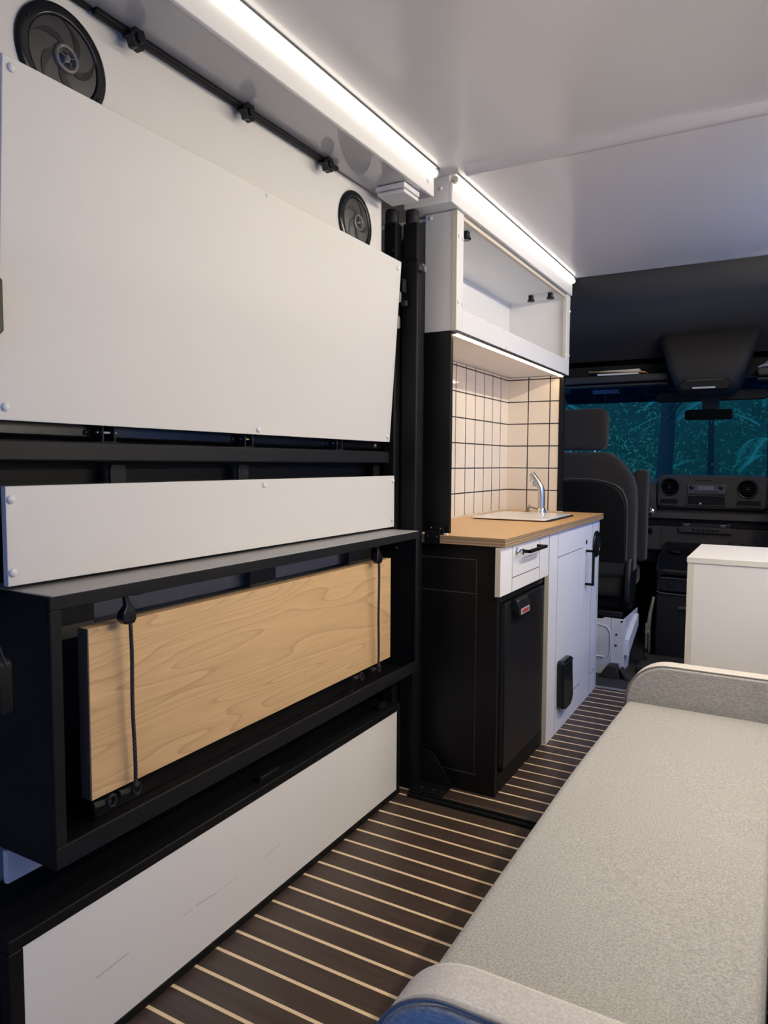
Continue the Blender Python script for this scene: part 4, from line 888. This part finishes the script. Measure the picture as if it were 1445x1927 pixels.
# ================================================================ FOREST OUTSIDE
def bank(u, v):
    x = -6.5 + 13 * u; s = v
    y = 6.6 + 4.6 * s; z = -0.9 + 5.6 * s ** 1.15 + 0.25 * math.sin(3.1 * x + 2 * s) * s + 0.12 * math.sin(7 * x + 5 * y)
    return (x, y, z)
t = ob('forest_bank', MB().grid(bank, 80, 40), 'soil', recalc=False, smooth=60)  # backdrop slope, added to block the bright sky behind the trees
tag(t, 'dark overgrown bank added to block the sky beyond the windscreen', 'bank'); t.modifiers.new('solid', 'SOLIDIFY').thickness = 0.1
struct('ground_outside', B(-8, 8, 5.75, 7.2, -0.95, -0.90), 'soil')
def leaf(mb, p, d, n_, L, wd):
    d = d.normalized(); s = d.cross(n_).normalized(); n_ = s.cross(d).normalized()
    a = p; b = p + d * L * 0.45 + s * wd; c = p + d * L; e_ = p + d * L * 0.45 - s * wd; mid = p + d * L * 0.5 - n_ * wd * 0.35
    v = [mb.bm.verts.new(q) for q in (a, b, c, e_, mid)]
    for f in ((0, 1, 4), (1, 2, 4), (2, 3, 4), (3, 0, 4)): mb.bm.faces.new([v[i] for i in f])
rv = lambda: Vector((random.uniform(-1, 1), random.uniform(-1, 1), random.uniform(-1, 1)))
mb = MB()
for i in range(14000):
    u, v = random.random(), random.random() ** 1.1
    p = Vector(bank(u * 0.62, 0.16 + v * 0.5)) + Vector((0, -random.uniform(0.02, 0.35), random.uniform(0, 0.3)))
    leaf(mb, p, rv() + Vector((0, -0.4, 0.2)), rv() + Vector((0, -0.5, 0.6)), random.uniform(0.03, 0.09), random.uniform(0.006, 0.018))
t = ob('undergrowth', mb, 'leaf', smooth=0, recalc=False); t['kind'] = 'stuff'; tag(t, 'dense leafy undergrowth covering the bank beyond the windscreen', 'leaves')
mb = MB()
for i in range(1100):
    p = Vector((random.gauss(-1.45, 0.35), random.uniform(7.2, 7.7), 0.80 + abs(random.gauss(0.0, 0.35))))
    leaf(mb, p, rv(), rv() + Vector((0, -0.5, 0.8)), random.uniform(0.015, 0.045), random.uniform(0.005, 0.012))
t = ob('bramble', mb, 'leaf3', smooth=0, recalc=False); t['kind'] = 'stuff'; tag(t, 'pale wet leaves, coloured as light spots, low beyond the windscreen', 'leaves')
def fir(x, y, h, label, nb=26, spread=1.0, rt=0.045):
    t = thing('fir_tree', (x, y, -0.9), label, 'tree', 'trees beyond the windscreen')
    ob('trunk', MB().tube([(x, y, -0.9), (x + 0.03, y, 0.6), (x, y + 0.02, h * 0.6), (x, y, h)], [rt, rt * 0.85, rt * 0.5, 0.01], 10), 'bark', t)
    mb = MB()
    for k in range(nb):
        z0 = random.uniform(0.2, h * 0.9); a = random.uniform(0, 2 * PI); L = spread * random.uniform(0.6, 1.1) * (1 - 0.5 * z0 / h)
        d0 = Vector((math.cos(a), math.sin(a), 0.25)); p = Vector((x, y, z0)); st_ = 34
        for i in range(st_):
            u = i / st_; d = (d0 + Vector((0, 0, -1.0 * u))).normalized(); p2 = p + d * L / st_
            side = d.cross(Vector((0, 0, 1))).normalized()
            wl = 0.11 * L * math.sin(PI * min(1, 0.15 + 0.85 * (1 - u))) + 0.03
            for s_ in (-1, 1):
                q = p; dd = (d * 0.7 + side * s_ + Vector((0, 0, -0.25)))
                leaf(mb, q, dd, Vector((0, 0, 1)), wl, 0.004 + wl * 0.02)
                leaf(mb, q + dd.normalized() * wl * 0.4, dd + d * 0.8, Vector((0, 0, 1)), wl * 0.55, 0.004 + wl * 0.02)
            p = p2
    ob('needles', mb, 'leaf2', t, smooth=0, recalc=False)
    return t
fir(-2.25, 7.3, 3.6, 'fir with drooping fronds seen beside the driver headrest', 30, 1.0)
fir(-0.70, 8.0, 3.4, 'fir with drooping fronds seen left below the mirror', 34, 1.1)
fir(-0.15, 7.2, 3.8, 'fir with drooping fronds seen right of the mirror', 34, 1.1)
fir(-3.1, 8.0, 4.2, 'dark fir behind the driver headrest, farthest left', 30, 1.2)
t = thing('bare_tree', (-1.0, 7.05, -0.9), 'dark bare tree trunk standing close beyond the windscreen', 'tree')
ob('trunk', MB().tube([(-1.02, 7.05, -0.9), (-1.0, 7.05, 0.9), (-0.98, 7.1, 1.5), (-0.93, 7.1, 4.2)], [0.10, 0.075, 0.065, 0.05], 14), 'bark', t)
ob('branch', MB().tube([(-0.98, 7.05, 1.55), (-0.86, 7.0, 1.72), (-0.70, 6.95, 1.80)], [0.02, 0.012, 0.006], 8), 'bark', t)
